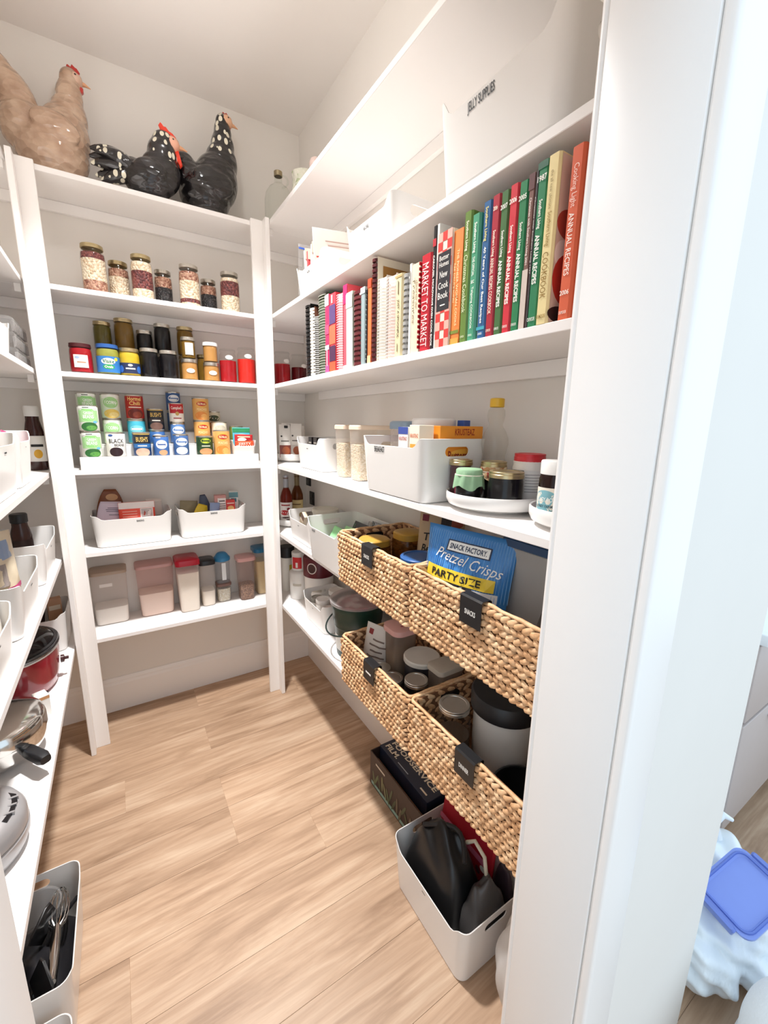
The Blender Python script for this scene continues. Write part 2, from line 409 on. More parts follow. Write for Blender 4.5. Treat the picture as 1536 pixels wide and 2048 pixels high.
# corner posts: two boards each
t = thing('corner_post', 'white corner post of two boards where back and right shelves meet', 'post', (.64, 2.16, 0), group='white corner posts')
box('post_board', (.612-.64, 0, 0), (.6855-.64, .0162, z1+.006), M_TRIM, t, .0015)
box('post_board', (.6645-.64, -.048, 0), (.6835-.64, -.0002, z1+.006), M_TRIM, t, .0015)
t = thing('corner_post', 'white corner post of two boards where back and left shelves meet', 'post', (-.20, 2.16, 0), group='white corner posts')
box('post_board', (-.244+.20, 0, 0), (-.164+.20, .0162, z1+.006), M_TRIM, t, .0015)
box('post_board', (-.237+.20, -.048, 0), (-.218+.20, -.0002, z1+.006), M_TRIM, t, .0015)
# the lamp fitting round the light
t = thing('ceiling_lamp', 'round flush ceiling lamp in the middle of the pantry', 'lamp', (LAMP_AT[0], LAMP_AT[1], ZC))
obj('ceiling_plate', lathe_me([(0, -.0005), (.115, -.0005), (.115, -.030), (.108, -.042), (0, -.042)], 40), M_TRIM, t)
# outlet plates on the right wall
for k, (yy, zz, lb) in enumerate([(2.385, 1.19, 'upper black outlet plate on the wall behind the syrup bottles'), (2.335, 1.08, 'lower black outlet plate on the wall behind the syrup bottles')]):
    t = thing('outlet_plate', lb, 'outlet', (XWR, yy, zz), -PI/2, 'black outlet plates')
    box('plate', (-.033, -.006, -.04), (.033, -.0005, .04), M_BLACK, t, .0015)
    for s in (-1, 1): box('socket', (-.014, -.0085, s*.018-.011), (.014, -.0062, s*.018+.011), cm('3a3836', .3), t, .001)

# ================================================================== builders
BINM = {}
def bin_me(w, d, h, drop=.020, flare=.012, rc=.028, th=.0028, holes=('b', 'l', 'r'), scoop=.80):
    """open storage bin with a dipped front (-y), rounded corners, hand holes; origin at base centre"""
    key = (w, d, h, drop, flare, rc, holes, scoop)
    if key in BINM: return BINM[key]
    def ring(z_of, grow, zk):
        pts = rrect(w-2*flare*(1-zk)+2*grow*0, d-2*flare*(1-zk), rc, 6, 14, 8)
        return pts
    def top(x, y):
        if y < 0:
            f = min(1, max(0, (abs(x)/(w/2)-(scoop-.10))/.20)); f = f*f*(3-2*f)
            g = min(1, max(0, (-y-(d/2-rc-.004))/.02)); g = g*g*(3-2*g)
            return h-drop*(1-f)*g
        return h
    def level(k, inset):
        ww, dd = w-2*flare*(1-k)-2*inset, d-2*flare*(1-k)-2*inset
        P = rrect(ww, dd, max(.004, rc-inset), 6, 22, 10)
        return P
    rings = []
    n_lv = 6
    P0 = level(0, .006); rings.append([(x, y, 0) for x, y in P0])
    for k in range(n_lv+1):
        f = k/n_lv; P = level(f, 0)
        rings.append([(x, y, max(.004, f*top(x, y))) for x, y in P])
    P = level(1, th*.5); rings.append([(x, y, top(x, y)+.0008) for x, y in P])
    for k in range(n_lv, -1, -1):
        f = k/n_lv; P = level(f, th)
        rings.append([(x, y, max(.006, f*top(x, y))) for x, y in P])
    me = loft_me(rings, (True, True), 'bin', 45)
    if holes:
        a = bpy.data.objects.new('tmpa', me); COL.objects.link(a); tmps = []
        for s in holes:
            L_, H_ = (.085, .026)
            prof = [(px, py) for px, py in rrect(L_, H_, H_/2-.0002, 7)]
            zc = h-.034
            if s in 'bf':
                yy = d/2*(1 if s == 'b' else -1)
                rg = [[(px, yy-.05, zc+py) for px, py in prof], [(px, yy+.05, zc+py) for px, py in prof]]
            else:
                xx = w/2*(1 if s == 'r' else -1)
                rg = [[(xx-.05, px, zc+py) for px, py in prof], [(xx+.05, px, zc+py) for px, py in prof]]
            cme = loft_me(rg, (True, True), 'cut'); bm = bmesh.new(); bm.from_mesh(cme); bmesh.ops.recalc_face_normals(bm, faces=bm.faces); bm.to_mesh(cme); bm.free()
            c = bpy.data.objects.new('tmpc', cme); COL.objects.link(c); tmps.append(c)
            md = a.modifiers.new('b', 'BOOLEAN'); md.object = c; md.operation = 'DIFFERENCE'; md.solver = 'EXACT'
        bpy.context.view_layer.update()
        me2 = bpy.data.meshes.new_from_object(a.evaluated_get(bpy.context.evaluated_depsgraph_get()))
        bpy.data.objects.remove(a, do_unlink=True)
        for c in tmps: bpy.data.objects.remove(c, do_unlink=True)
        me = me2; me.polygons.foreach_set('use_smooth', [True]*len(me.polygons)); me.set_sharp_from_angle(angle=math.radians(35))
    BINM[key] = me; return me
def storage_bin(label, loc, rz, w=.335, d=.235, h=.148, word=None, ww=.03, drop=.020, holes=('b', 'l', 'r'), flare=.012, wz=None, wu=0.0, group='white plastic storage bins', scoop=.80):
    t = thing('storage_bin', label, 'bin', loc, rz, group)
    me = bin_me(w, d, h, drop, flare, holes=holes, scoop=scoop)
    obj('bin_body', me, M_BIN, t)
    if word:
        v = wz if wz is not None else h-drop-.018
        sl = flare/h
        sl = flare/(h-drop); sf = Flat((0, -d/2+flare*(1-v/(h-drop))-.0006, v), (1, 0, 0), (0, -sl, 1))
        text(sf, word, wu, 0, ww, ww*.30, M_INK, t, .02, .0006)
    return t

JARG = {}
def jar_prof(R, h, neck, shoulder=.13, base=.06):
    zt = h-.014                         # the glass ends under the lid
    return [(0, .003), (R*.80, .0015), (R*.93, .003), (R, h*base), (R, h*(1-shoulder)-.030), (R*.985, h*(1-shoulder)-.022), ((R+neck)/2+.002, h*(1-shoulder)-.008), (neck, h*(1-shoulder)+.003), (neck, zt)]
def jar(label, loc, R, h, neck=None, fills=(), lid=None, group=None, top=.92, name='glass_jar', cat='jar', lidh=.016, rz=0.0, shoulder=.13, glass=None, seg=26):
    """glass jar; fills: list of (upto_fraction, material), lid material or None"""
    neck = neck or R*.80
    t = thing(name, label, cat, loc, rz, group)
    prof = jar_prof(R, h, neck, shoulder)
    obj('glass', lathe_me(prof, seg), glass or M_GLASS, t)
    def rad(z):
        for (r0, a), (r1, b) in zip(prof[1:], prof[2:]):
            if a <= z <= b: return r0+(r1-r0)*((z-a)/(b-a) if b > a else 0)
        return neck
    z0 = .006
    for f, m in fills:
        z_1 = h*f
        n = max(2, int((z_1-z0)/.012)+1); pr = [(0, z0)]
        for k in range(n+1):
            z = z0+(z_1-z0)*k/n; pr.append((max(.002, rad(z)-.0022), z))
        pr.append((0, z_1+.0005))
        obj('contents', lathe_me(pr, seg), m, t); z0 = z_1+.0006
    if lid is not None:
        zl = h-lidh
        obj('lid', lathe_me([(neck+.001, zl), (neck+.0038, zl+.001), (neck+.0038, zl+lidh*.55), (neck+.0028, zl+lidh*.62), (neck+.0032, h-.001), (neck+.002, h), (neck*.86, h), (neck*.84, h-.0012), (0, h-.0012)], seg), lid, t)
    return t
def bean_mat(name, cols, scale=90, rough=.55):
    """heap of beans or grains: cell colour + cell relief"""
    if name in MATS: return MATS[name]
    m = bpy.data.materials.new(name); m.use_nodes = True; MATS[name] = m
    nt = m.node_tree; N = nt.nodes; b = N['Principled BSDF']
    tc = N.new('ShaderNodeTexCoord'); vo = N.new('ShaderNodeTexVoronoi'); vo.inputs['Scale'].default_value = scale; vo.inputs['Randomness'].default_value = 1
    nt.links.new(tc.outputs['Object'], vo.inputs['Vector'])
    rp = N.new('ShaderNodeValToRGB'); rp.color_ramp.interpolation = 'CONSTANT'
    sp = N.new('ShaderNodeSeparateColor'); nt.links.new(vo.outputs['Color'], sp.inputs[0]); nt.links.new(sp.outputs[0], rp.inputs[0])
    e = rp.color_ramp.elements
    while len(e) < len(cols): e.new(.5)
    for i, c in enumerate(cols): e[i].position = i/len(cols); e[i].color = (*hexc(c), 1)
    nt.links.new(rp.outputs[0], b.inputs['Base Color'])
    bp = N.new('ShaderNodeBump'); bp.inputs['Strength'].default_value = .9; bp.inputs['Distance'].default_value = .006; bp.invert = True
    nt.links.new(vo.outputs['Distance'], bp.inputs['Height']); nt.links.new(bp.outputs[0], b.inputs['Normal'])
    b.inputs['Roughness'].default_value = rough
    return m
M_WBEAN = bean_mat('white_bean_heap', ['e8d3b8', 'f0e0c8', 'd9bd9c', 'eeddc2'], 120)
M_PINTO = bean_mat('pinto_bean_heap', ['b98a72', 'a5735c', 'caa088', '8e5a48'], 120)
M_RED = bean_mat('red_bean_heap', ['6d3030', '7d3c38', '572426', '8a4a44'], 125)
M_BLKB = bean_mat('black_bean_heap', ['1d1a1d', '2b2629', '141214', '3a3436'], 130)
M_RICE = bean_mat('rice_heap', ['efe6d3', 'e5d9c2', 'f4eee0', 'dccfb4'], 220)
M_OATS = bean_mat('oat_heap', ['ecdfc8', 'e3d2b6', 'f2e8d6', 'dcc9a8'], 160)
M_CEREAL = bean_mat('brown_sugar_heap', ['8a6a52', '9c7b60', '75553f', 'b08f70'], 170)

CANM = {}
def can(label, loc, R=.0375, h=.110, base='ffffff', decals=(), rz=0.0, group='food tins on the tiered rack', facing=None):
    """tin with rolled rims, paper sleeve and printed shapes. decals: (kind, u, v(0..1), w, h(0..1), colour|text...)"""
    t = thing('food_tin', label, 'tin', loc, rz, group)
    k = ('c', R, h)
    if k not in CANM:
        CANM[k] = lathe_me([(0, .003), (R*.93, .003), (R*.95, 0), (R, .001), (R, .004), (R*.965, .006), (R*.965, h-.006), (R, h-.004), (R, h-.001), (R*.95, h), (R*.93, h-.003), (0, h-.003)], 28)
        CANM[('s', R, h)] = lathe_me([(R*.972, .0065), (R*.98, .007), (R*.98, h-.007), (R*.972, h-.0065)], 28)
    obj('tin_body', CANM[k], M_SILVER, t)
    sl = CANM[('s', R, h)].copy(); sl.materials.clear()
    obj('paper_label', sl, cm(base, .38), t)
    sf = Cyl(R*.98, 0)
    lay = .0003
    for d in decals:
        kind, u, v, w, hh = d[:5]; lay += .00012
        if kind == 't':
            text(sf, d[6], u*R*2, v*h, w*R*2, hh*h, cm(d[5], .5), t, d[7] if len(d) > 7 else .01, lay+.0003)
        else:
            patch(sf, u*R*2, v*h, w*R*2, hh*h, cm(d[5], .4) if isinstance(d[5], str) else d[5], t, 'ell' if kind == 'e' else 'rect', lay, 'label_print')
    return t

def canister(label, loc, secs, lid_secs, body_m, lid_m, fill=None, fill_m=None, rz=0.0, group=None, name='food_canister', cat='container', n=6):
    """loft container: secs (z,w,d,r), lid secs, optional contents height"""
    t = thing(name, label, cat, loc, rz, group)
    obj('container', rloft_me(secs, n, (True, False)), body_m, t)
    if lid_secs: obj('lid', rloft_me(lid_secs, n), lid_m, t)
    if fill:
        def at(z):
            for a, b in zip(secs, secs[1:]):
                if a[0] <= z <= b[0]:
                    f = (z-a[0])/(b[0]-a[0]) if b[0] > a[0] else 0; return [a[i]+(b[i]-a[i])*f for i in range(1, 4)]
            return secs[-1][1:4]
        ss = []
        for z in [.003, .006]+[fill*k/4 for k in range(1, 5)]:
            w, d, r = at(max(z, secs[0][0])); ss.append((z, w-.005, d-.005, max(.002, r-.0025)))
        w, d, r = at(fill); ss.append((fill+.004, w*.6, d*.6, r*.6))
        obj('contents', rloft_me(ss, n), fill_m, t)
    return t

def bottle(label, loc, prof, m, parts=(), name='bottle', cat='bottle', group=None, rz=0.0, fill=None, fill_m=None, seg=24):
    """prof (r,z) list; parts: (name, prof, material)"""
    t = thing(name, label, cat, loc, rz, group)
    obj('bottle_body', lathe_me(prof, seg), m, t)
    if fill:
        pr = [(0, .003)]+[(max(.002, r-.002), z) for r, z in prof if .003 <= z <= fill and r > .004]
        pr += [(pr[-1][0], fill), (0, fill)]
        obj('contents', lathe_me(pr, seg), fill_m, t)
    for nm, pr, mm in parts: obj(nm, lathe_me(pr, seg), mm, t)
    return t

# ---- books (spine faces -x, height z, thickness y; origin: bottom front centre of the spine)
PAGES = mat('book_pages', hexc('e9e1d2'), .8, var=.06, scale=60)
def book(label, y0, y1, h, col, x=.694, dep=.20, texts=(), bands=(), soft=False, lean=0.0, group='cookbooks standing on the third shelf', round_=.0, colm=None, z=None):
    w = y1-y0; w_ = w-.0006
    t = thing('cookbook', label, 'book', (x, (y0+y1)/2, z3 if z is None else z), 0, group)
    m = colm or cm(col, .35 if not soft else .45)
    tc_ = .0022 if not soft else .0008
    tc_ = min(tc_, w_*.2)
    # cover: spine and two boards wrapped in one U profile
    rs = .0 if soft else min(.004, w_*.2)
    outer = [(dep, -w_/2), (rs+.001, -w_/2), (.0003, -w_/2*.72), (0, 0), (.0003, w_/2*.72), (rs+.001, w_/2), (dep, w_/2)]
    inner = [(dep, w_/2-tc_), (rs+tc_+.001, w_/2-tc_), (tc_+.0005, w_/2*.6), (tc_, 0), (tc_+.0005, -w_/2*.6), (rs+tc_+.001, -w_/2+tc_), (dep, -w_/2+tc_)]
    pr = outer+inner
    me = loft_me([[(a, b, .0003) for a, b in pr], [(a, b, h) for a, b in pr]], (True, True), 'cover', 30)
    bm = bmesh.new(); bm.from_mesh(me); bmesh.ops.recalc_face_normals(bm, faces=bm.faces); bm.to_mesh(me); bm.free()
    obj('cover', me, m, t)
    box('pages', (rs+tc_+.002, -w_/2+tc_, .003), (dep-.003, w_/2-tc_, h-.003), PAGES, t)
    down = Flat((-.0002, 0, h/2), (0, 0, -1), (0, -1, 0))
    flat = Flat((-.0002, 0, h/2), (0, -1, 0), (0, 0, 1))
    for z0, z1_, c in bands: patch(flat, 0, (z0+z1_)/2*h-h/2, w_*.98, (z1_-z0)*h, cm(c, .4), t, off=.0007, name='spine_print')
    for tx in texts:
        s, zc, L, hh, c = tx[:5]; k = tx[5] if len(tx) > 5 else 'd'; bd = tx[6] if len(tx) > 6 else .01; uu = tx[7] if len(tx) > 7 else 0
        if k == 'd': text(down, s, (.5-zc)*h, uu*w_, L*h, hh*w_, cm(c, .5), t, bd, .0012)
        else: text(flat, s, 0, (zc-.5)*h, L*w_, hh*h, cm(c, .5), t, bd, .0012)
    return t
def comb_book(label, y0, y1, h, cover, comb, x=.694, dep=.19, style='comb', pitch=.0145, pages='ece4d6', group='cookbooks standing on the third shelf', front=None, z=None, back=None):
    """comb- or spiral-bound cookbook"""
    w = y1-y0-.0008
    t = thing('cookbook', label, 'book', (x, (y0+y1)/2, z3 if z is None else z), 0, group)
    g = .006
    box('back_cover', (g, w/2-.0012, .0003), (dep, w/2, h), cm(back or cover, .4), t)
    box('front_cover', (g, -w/2, .0003), (dep, -w/2+.0012, h), cm(front or cover, .4), t)
    box('pages', (g+.003, -w/2+.0013, .002), (dep-.003, w/2-.0013, h-.002), cm(pages, .8, var=.08), t)
    mes = []; n = int((h-.016)/pitch)
    for k in range(n+1):
        zc = .009+k*(h-.018)/max(1, n)
        hw = pitch*.30 if style == 'comb' else pitch*.12
        # a tab bent round the spine
        R = w/2
        arc = [(g+.010, -R*.9), (g-.001, -R), (.0012-.002, -R*.62), (-.0028, 0), (-.0008, R*.62), (g-.001, R), (g+.010, R*.9)]
        if style == 'comb':
            rg = [[(a, b, zc-hw) for a, b in arc], [(a, b, zc+hw) for a, b in arc]]
            vs_ = [p for r in rg for p in r]; nn = len(arc)
            fs = [(i, i+1, nn+i+1, nn+i) for i in range(nn-1)]
            vs_ += [(a+.0012 if abs(b) < R*.95 else a, b*.93, z) for a, b, z in vs_[:2*nn]]
            fs += [(2*nn+i+1, 2*nn+i, 3*nn+i, 3*nn+i+1) for i in range(nn-1)]
            fs += [(i+1, i, 2*nn+i, 2*nn+i+1) for i in range(nn-1)]+[(nn+i, nn+i+1, 3*nn+i+1, 3*nn+i) for i in range(nn-1)]
            mes.append(me_new('tab', vs_, fs))
        else:
            mes.append(tube_me([(a, b, zc+(.3*pitch*i/6)) for i, (a, b) in enumerate(arc)], .0009, 5))
    if style == 'comb':  # the comb's backbone inside
        mes.append(box_me((.0024, -w*.30, .004), (.0036, w*.30, h-.004)))
    obj('comb_binding' if style == 'comb' else 'wire_binding', merge(mes, 'binding'), cm(comb, .35), t)
    return t

# ---- woven baskets (long side along local x, front to -y)
STRAW = None
def straw_mat():
    m = bpy.data.materials.new('water_hyacinth_straw'); m.use_nodes = True
    nt = m.node_tree; N = nt.nodes; b = N['Principled BSDF']
    tc = N.new('ShaderNodeTexCoord')
    n1 = N.new('ShaderNodeTexNoise'); n1.inputs['Scale'].default_value = 26; n1.inputs['Detail'].default_value = 3
    n2 = N.new('ShaderNodeTexNoise'); n2.inputs['Scale'].default_value = 130; n2.inputs['Detail'].default_value = 2
    nt.links.new(tc.outputs['Object'], n1.inputs['Vector']); nt.links.new(tc.outputs['Object'], n2.inputs['Vector'])
    r1 = N.new('ShaderNodeValToRGB'); e = r1.color_ramp.elements; e[0].position = .28; e[0].color = (*hexc('b98a5e'), 1); e[1].position = .68; e[1].color = (*hexc('f2d0a6'), 1)
    k = e.new(.48); k.color = (*hexc('e0b284'), 1)
    nt.links.new(n1.outputs['Fac'], r1.inputs[0])
    mx = N.new('ShaderNodeMix'); mx.data_type = 'RGBA'; mx.blend_type = 'MULTIPLY'; mx.inputs[0].default_value = .35
    nt.links.new(r1.outputs[0], mx.inputs[6]); nt.links.new(n2.outputs['Color'], mx.inputs[7])
    r2_ = N.new('ShaderNodeValToRGB'); r2_.color_ramp.elements[0].position = .35; r2_.color_ramp.elements[0].color = (.62, .52, .44, 1); r2_.color_ramp.elements[1].position = .6
    nt.links.new(n2.outputs['Fac'], r2_.inputs[0]); nt.links.new(r2_.outputs[0], mx.inputs[7])
    nt.links.new(mx.outputs[2], b.inputs['Base Color']); b.inputs['Roughness'].default_value = .6
    return m
BSK = {}
def basket_mes(w, d, h):
    k = (w, d, h)
    if k in BSK: return BSK[k]
    rnd = random.Random(11); vs_, fs = [], []
    rc = .012
    per = rrect(w, d, rc, 3, 1, 1)
    # perimeter sampling by arc length
    P = [Vector((x, y)) for x, y in per]; seg = [(P[i], P[(i+1) % len(P)]) for i in range(len(P))]
    Ls = [(b-a).length for a, b in seg]; tot = sum(Ls)
    def at(s):
        s %= tot
        for (a, b), L in zip(seg, Ls):
            if s <= L: 
                t = (b-a).normalized(); return a+t*s, t
            s -= L
        return seg[-1][1], (seg[-1][1]-seg[-1][0]).normalized()
    def stitch(c, du, dv, nrm, L, wd, th):
        """a plump pointed strand: du along, dv across, nrm out"""
        b0 = len(vs_)
        prof = [(-.5, .12), (-.22, .85), (.12, 1.0), (.36, .7), (.5, .1)]
        for a, s in prof:
            o = c+du*(a*L)+nrm*(th*.55*(1-(2*abs(a))**2)-(.35*th if a > .3 else 0))
            hw = wd*.5*s; ht = th*.5*s
            vs_.extend([tuple(o+dv*hw), tuple(o+nrm*ht+dv*hw*.45), tuple(o+nrm*ht-dv*hw*.45), tuple(o-dv*hw)])
        for i in range(len(prof)-1):
            for j in range(3):
                a = b0+i*4+j; fs.append((a, a+1, a+5, a+4))
    rows = 11; rh = (h-.008)/rows; pitch = .0190
    n = int(tot/pitch); pt = tot/n
    for r in range(rows):
        zc = .003+rh*(r+.5); grow = .004*(zc/h)
        sg = 1 if r % 2 == 0 else -1
        for i in range(n):
            p, tg = at((i+(.5 if r % 2 else 0))*pt+rnd.uniform(-.0012, .0012))
            nr = Vector((tg.y, -tg.x, 0)); T_ = Vector((tg.x, tg.y, 0))
            ang = sg*(.42+rnd.uniform(-.14, .14))
            du = T_*math.cos(ang)+Vector((0, 0, 1))*math.sin(ang); dv = -T_*math.sin(ang)+Vector((0, 0, 1))*math.cos(ang)
            c = Vector((p.x, p.y, zc+rnd.uniform(-.001, .001)))+nr*(grow+.001+rnd.uniform(-.0008, .0012))
            stitch(c, du, dv, nr, pt*rnd.uniform(1.55, 1.85), rh*rnd.uniform(.74, .98), .0098)
            # inside face, coarser
            if i % 2 == 0:
                ci = Vector((p.x, p.y, zc))-nr*(.010-grow); stitch(ci, du, dv, -nr, pt*2.6, rh*.98, .006)
    weave = me_new('weave', vs_, fs, True)
    # the core wall between the strands
    rg = []
    for z, ins in ((.002, 0.0), (h-.004, -.003), (h-.004, .009), (.008, .012)):
        rg.append([(x, y, z) for x, y in rrect(w-2*ins, d-2*ins, rc, 3)])
    core = loft_me(rg, (True, True), 'core', 40)
    # braided rim rope, corner-pinched
    P2 = rrect(w+.001, d+.001, rc, 4, 16, 10)
    rim = tube_me([(x, y, h-.002+.0012*math.sin(i*2.1)) for i, (x, y) in enumerate(P2)], .0052, 7, True, radii=[.0050+.0009*math.sin(i*1.7) for i in range(len(P2))])
    BSK[k] = (weave, core, rim); return BSK[k]
M_STRAW = straw_mat()
M_CORE = mat('basket_core', hexc('80583a'), .8, var=.15, scale=80)
def basket(label, loc, rz, w, d, h, word, plate_u):
    t = thing('woven_basket', label, 'basket', loc, rz, 'woven straw baskets')
    wv, co, ri = basket_mes(w, d, h)
    o = obj('weave', wv, M_STRAW, t); o['kind'] = 'stuff'
    obj('basket_wall', co, M_CORE, t); obj('rim', ri, M_STRAW, t)
    # clip-on name plate bent over the rim
    pl = [(-.015, h+.0055), (-.0115, h+.0065), (.004, h+.0065), (.0075, h+.004), (.0075, h-.016)]  # (outward<0.. inward>0, z)
    y_ = -d/2
    prof_o = [(y_-.0205, h-.062), (y_-.0205, h+.003), (y_-.0165, h+.0072), (y_+.007, h+.0072), (y_+.0115, h+.003), (y_+.0115, h-.022)]
    prof_i = [(y_+.0100, h-.022), (y_+.0100, h+.002), (y_+.006, h+.0057), (y_-.016, h+.0057), (y_-.0190, h+.002), (y_-.0190, h-.062)]
    pr = prof_o+prof_i
    me = loft_me([[(-.034, a, b) for a, b in pr], [(.034, a, b) for a, b in pr]], (True, True), 'plate', 30)
    bm = bmesh.new(); bm.from_mesh(me); bmesh.ops.recalc_face_normals(bm, faces=bm.faces); bm.to_mesh(me); bm.free()
    p = obj('name_plate', me, M_BLACK, t, loc=(plate_u, 0, 0), label='black clip-on plate with small white print' if word in BLUR else 'black clip-on plate lettered %s' % word)
    text(Flat((0, y_-.0206, h-.030), (1, 0, 0)), word, 0, 0, .034, .0125, M_WINK, p, .02, .0006)
    # hand hole in each short end, shown as a dark slot plate
    for s in (-1, 1):
        ov = rloft_me([(-.0165, .075, .022, .0105), (.0135, .075, .022, .0105)], 5)
        o = obj('handle_slot', ov, M_BLACK, t, loc=(s*(w/2), 0, h-.030)); o.rotation_euler = (PI/2, 0, PI/2) if s > 0 else (PI/2, 0, -PI/2)
    return t
def turntable(label, loc, R, hgt=.045):
    t = thing('turntable', label, 'turntable', loc, 0, 'white turntables')
    obj('foot', lathe_me([(0, 0), (R*.62, 0), (R*.64, .003), (R*.64, .008), (0, .008)], 36), M_WHITE, t)
    obj('tray', lathe_me([(0, .009), (R*.86, .009), (R*.95, .014), (R, .026), (R, hgt-.003), (R-.002, hgt), (R-.005, hgt-.002), (R-.006, .022), (R-.012, .0185), (0, .0185)], 48), M_BIN, t)
    return t
TT = .0188   # height of a turntable's tray floor
class Pouchface:
    """front surface of a pouch: u across, v up, follows the bulge"""
    def __init__(s, w, h, th, crump, seed): s.w, s.h, s.th, s.cr, s.sd = w, h, th, crump, seed
    def depth(s, u, v):
        a = min(1, abs(2*u/s.w)); b = v/s.h
        e = (1-a**2.6)*max(0, min(1, b/.12+.45))*max(0, 1-max(0, (b-.45)/.50)**1.5)
        n = math.sin(u*91+s.sd)*math.sin(v*67+s.sd*2.3)+.6*math.sin(u*173-v*121+s.sd)
        return s.th/2*e+s.cr*n*(.25+.75*e)*min(1, (1-a)*6)
    def at(s, u, v, n): return Vector((u, -s.depth(u, v)-n-.0004, v))
def pouch(label, loc, rz, w, h, th, m, tilt=0.0, roll=0.0, crump=.0015, seed=1.0, name='food_pouch', cat='pouch', group=None, taper=0.0, crown=0.0):
    """filled bag standing on its base, sealed flat at the top; front to local -y. returns (thing, bag part, surface)"""
    t = thing(name, label, cat, loc, rz, group)
    sf = Pouchface(w, h, th, crump, seed); nu, nv = 14, 16
    vs_, fs = [], []
    for side in (0, 1):
        for j in range(nv+1):
            for i in range(nu+1):
                v = h*j/nv; wf = 1-taper*(1-j/nv)-crown*(j/nv)**4; u = w*(i/nu-.5)*wf
                d = sf.depth(u/wf, v)+.0004 if 0 < i < nu and j < nv else .0004
                vs_.append((u, -d if side == 0 else d, v))
    n1 = (nu+1)*(nv+1)
    for j in range(nv):
        for i in range(nu):
            a = j*(nu+1)+i; fs.append((a, a+1, a+nu+2, a+nu+1)); b = n1+a; fs.append((b+1, b, b+nu+1, b+nu+2))
    for j in range(nv):
        a = j*(nu+1); fs.append((a+nu+1, n1+a+nu+1, n1+a, a)); a += nu; fs.append((a, n1+a, n1+a+nu+1, a+nu+1))
    for i in range(nu):
        fs.append((i, n1+i, n1+i+1, i+1)); a = nv*(nu+1)+i; fs.append((a, a+1, n1+a+1, n1+a))
    p = obj('bag', me_new('bag', vs_, fs, True), m, t)
    p.rotation_euler = (tilt, roll, 0)
    return t, p, sf
def carton(label, loc, rz, w, d, h, col, prints=(), rot=(0, 0, 0), name='carton_box', cat='box', group=None, side=None):
    """printed card box, front local -y. prints: ('r'|'e'|'t', u, v, w, h, colour[, text]) as fractions of the front"""
    t = thing(name, label, cat, loc, rz, group)
    b = box('box_body', (-w/2, -d/2, 0), (w/2, d/2, h), cm(col, .4), t, .0012)
    b.rotation_euler = rot
    sf = Flat((0, -d/2, 0), (1, 0, 0)); lay = .0004
    for p in prints:
        k, u, v, ww, hh, c = p[:6]; lay += .0001
        if k == 't': text(sf, p[6], u*w, v*h, ww*w, hh*h, cm(c, .5), b, .015, lay+.0004)
        else: patch(sf, u*w, v*h, ww*w, hh*h, cm(c, .4), b, 'ell' if k == 'e' else 'rect', lay, 'box_print')
    if side:  # prints on the end that faces local +x
        s2 = Flat((w/2, 0, 0), (0, 1, 0))
        for p in side:
            k, u, v, ww, hh, c = p[:6]; lay += .0001
            if k == 't': text(s2, p[6], u*d, v*h, ww*d, hh*h, cm(c, .5), b, .015, lay+.0004)
            else: patch(s2, u*d, v*h, ww*d, hh*h, cm(c, .4), b, 'ell' if k == 'e' else 'rect', lay, 'box_print')
    return t

# ================================================================== back wall, second shelf: layered bean jars
G = 'mason jars of layered dried beans'
BY = 2.258
for x, yy, R, h, fl_, lb in [
    (-.016, BY, .0445, .187, [(.26, M_PINTO), (.70, M_WBEAN), (.83, M_RED)], 'tall mason jar, leftmost of the bean jars, pinto below thick white beans'),
    (.072, 2.318, .040, .158, [(.60, M_WBEAN), (.80, M_PINTO)], 'shorter mason jar of white beans, second of the bean jars from the left'),
    (.158, BY, .0425, .183, [(.25, M_WBEAN), (.64, M_RED), (.84, M_WBEAN)], 'tall mason jar with red beans between white layers, third bean jar from the left'),
    (.245, 2.318, .0375, .156, [(.12, M_WBEAN), (.52, M_BLKB), (.80, M_PINTO)], 'shorter mason jar with black beans under brown beans, fourth bean jar'),
    (.347, BY, .0440, .181, [(.11, M_WBEAN), (.20, M_RED), (.62, M_WBEAN), (.83, M_PINTO)], 'tall mason jar with pink beans on white beans over a thin red layer'),
    (.440, 2.322, .0375, .153, [(.55, M_BLKB), (.80, M_PINTO)], 'small mason jar of black beans half hidden behind its neighbour'),
    (.526, BY, .0440, .184, [(.42, M_WBEAN), (.76, M_RED), (.85, M_WBEAN)], 'tall mason jar, rightmost of the bean jars, red beans over white')]:
    jar(lb, (x, yy, z2), R, h, R*.82, fl_, M_GOLD if x < .2 else M_SILVER, G, name='mason_jar')

# ---------------- third shelf: pickles and preserves
M_OLIVE = mat('olive_pickle', hexc('5c521c'), .3, var=.3, scale=40, spec=.2); M_OLIVE2 = mat('brown_olive_pickle', hexc('75561c'), .3, var=.3, scale=40, spec=.2)
M_JAM = mat('black_jam', hexc('0c090d'), .3, var=.3, spec=.2); M_BUTTER = mat('apple_butter', hexc('b98648'), .4, var=.1, scale=50)
M_TOM = mat('red_tomato_pulp', hexc('d42c22'), .35, var=.28, scale=70, spec=.2); M_TOM2 = mat('dark_red_preserve', hexc('a3161f'), .3, var=.28, scale=60, spec=.2)
M_CHERRY = mat('maroon_preserve', hexc('5e0b12'), .3, var=.25, scale=45, spec=.2); M_PEPPER = mat('yellow_pepper', hexc('c9a924'), .35, var=.2, scale=60)
M_GREENP = mat('green_pickle', hexc('93933a'), .35, var=.2, scale=60)
G3 = 'jars of pickles and preserves on the third shelf'
def oval(t, R, h, v=.62, w=.036, hh=.020, c='f3eee9'): patch(Cyl(R, h*v), 0, 0, w, hh, cm(c, .6), t, 'ell', .0008, 'oval_sticker')
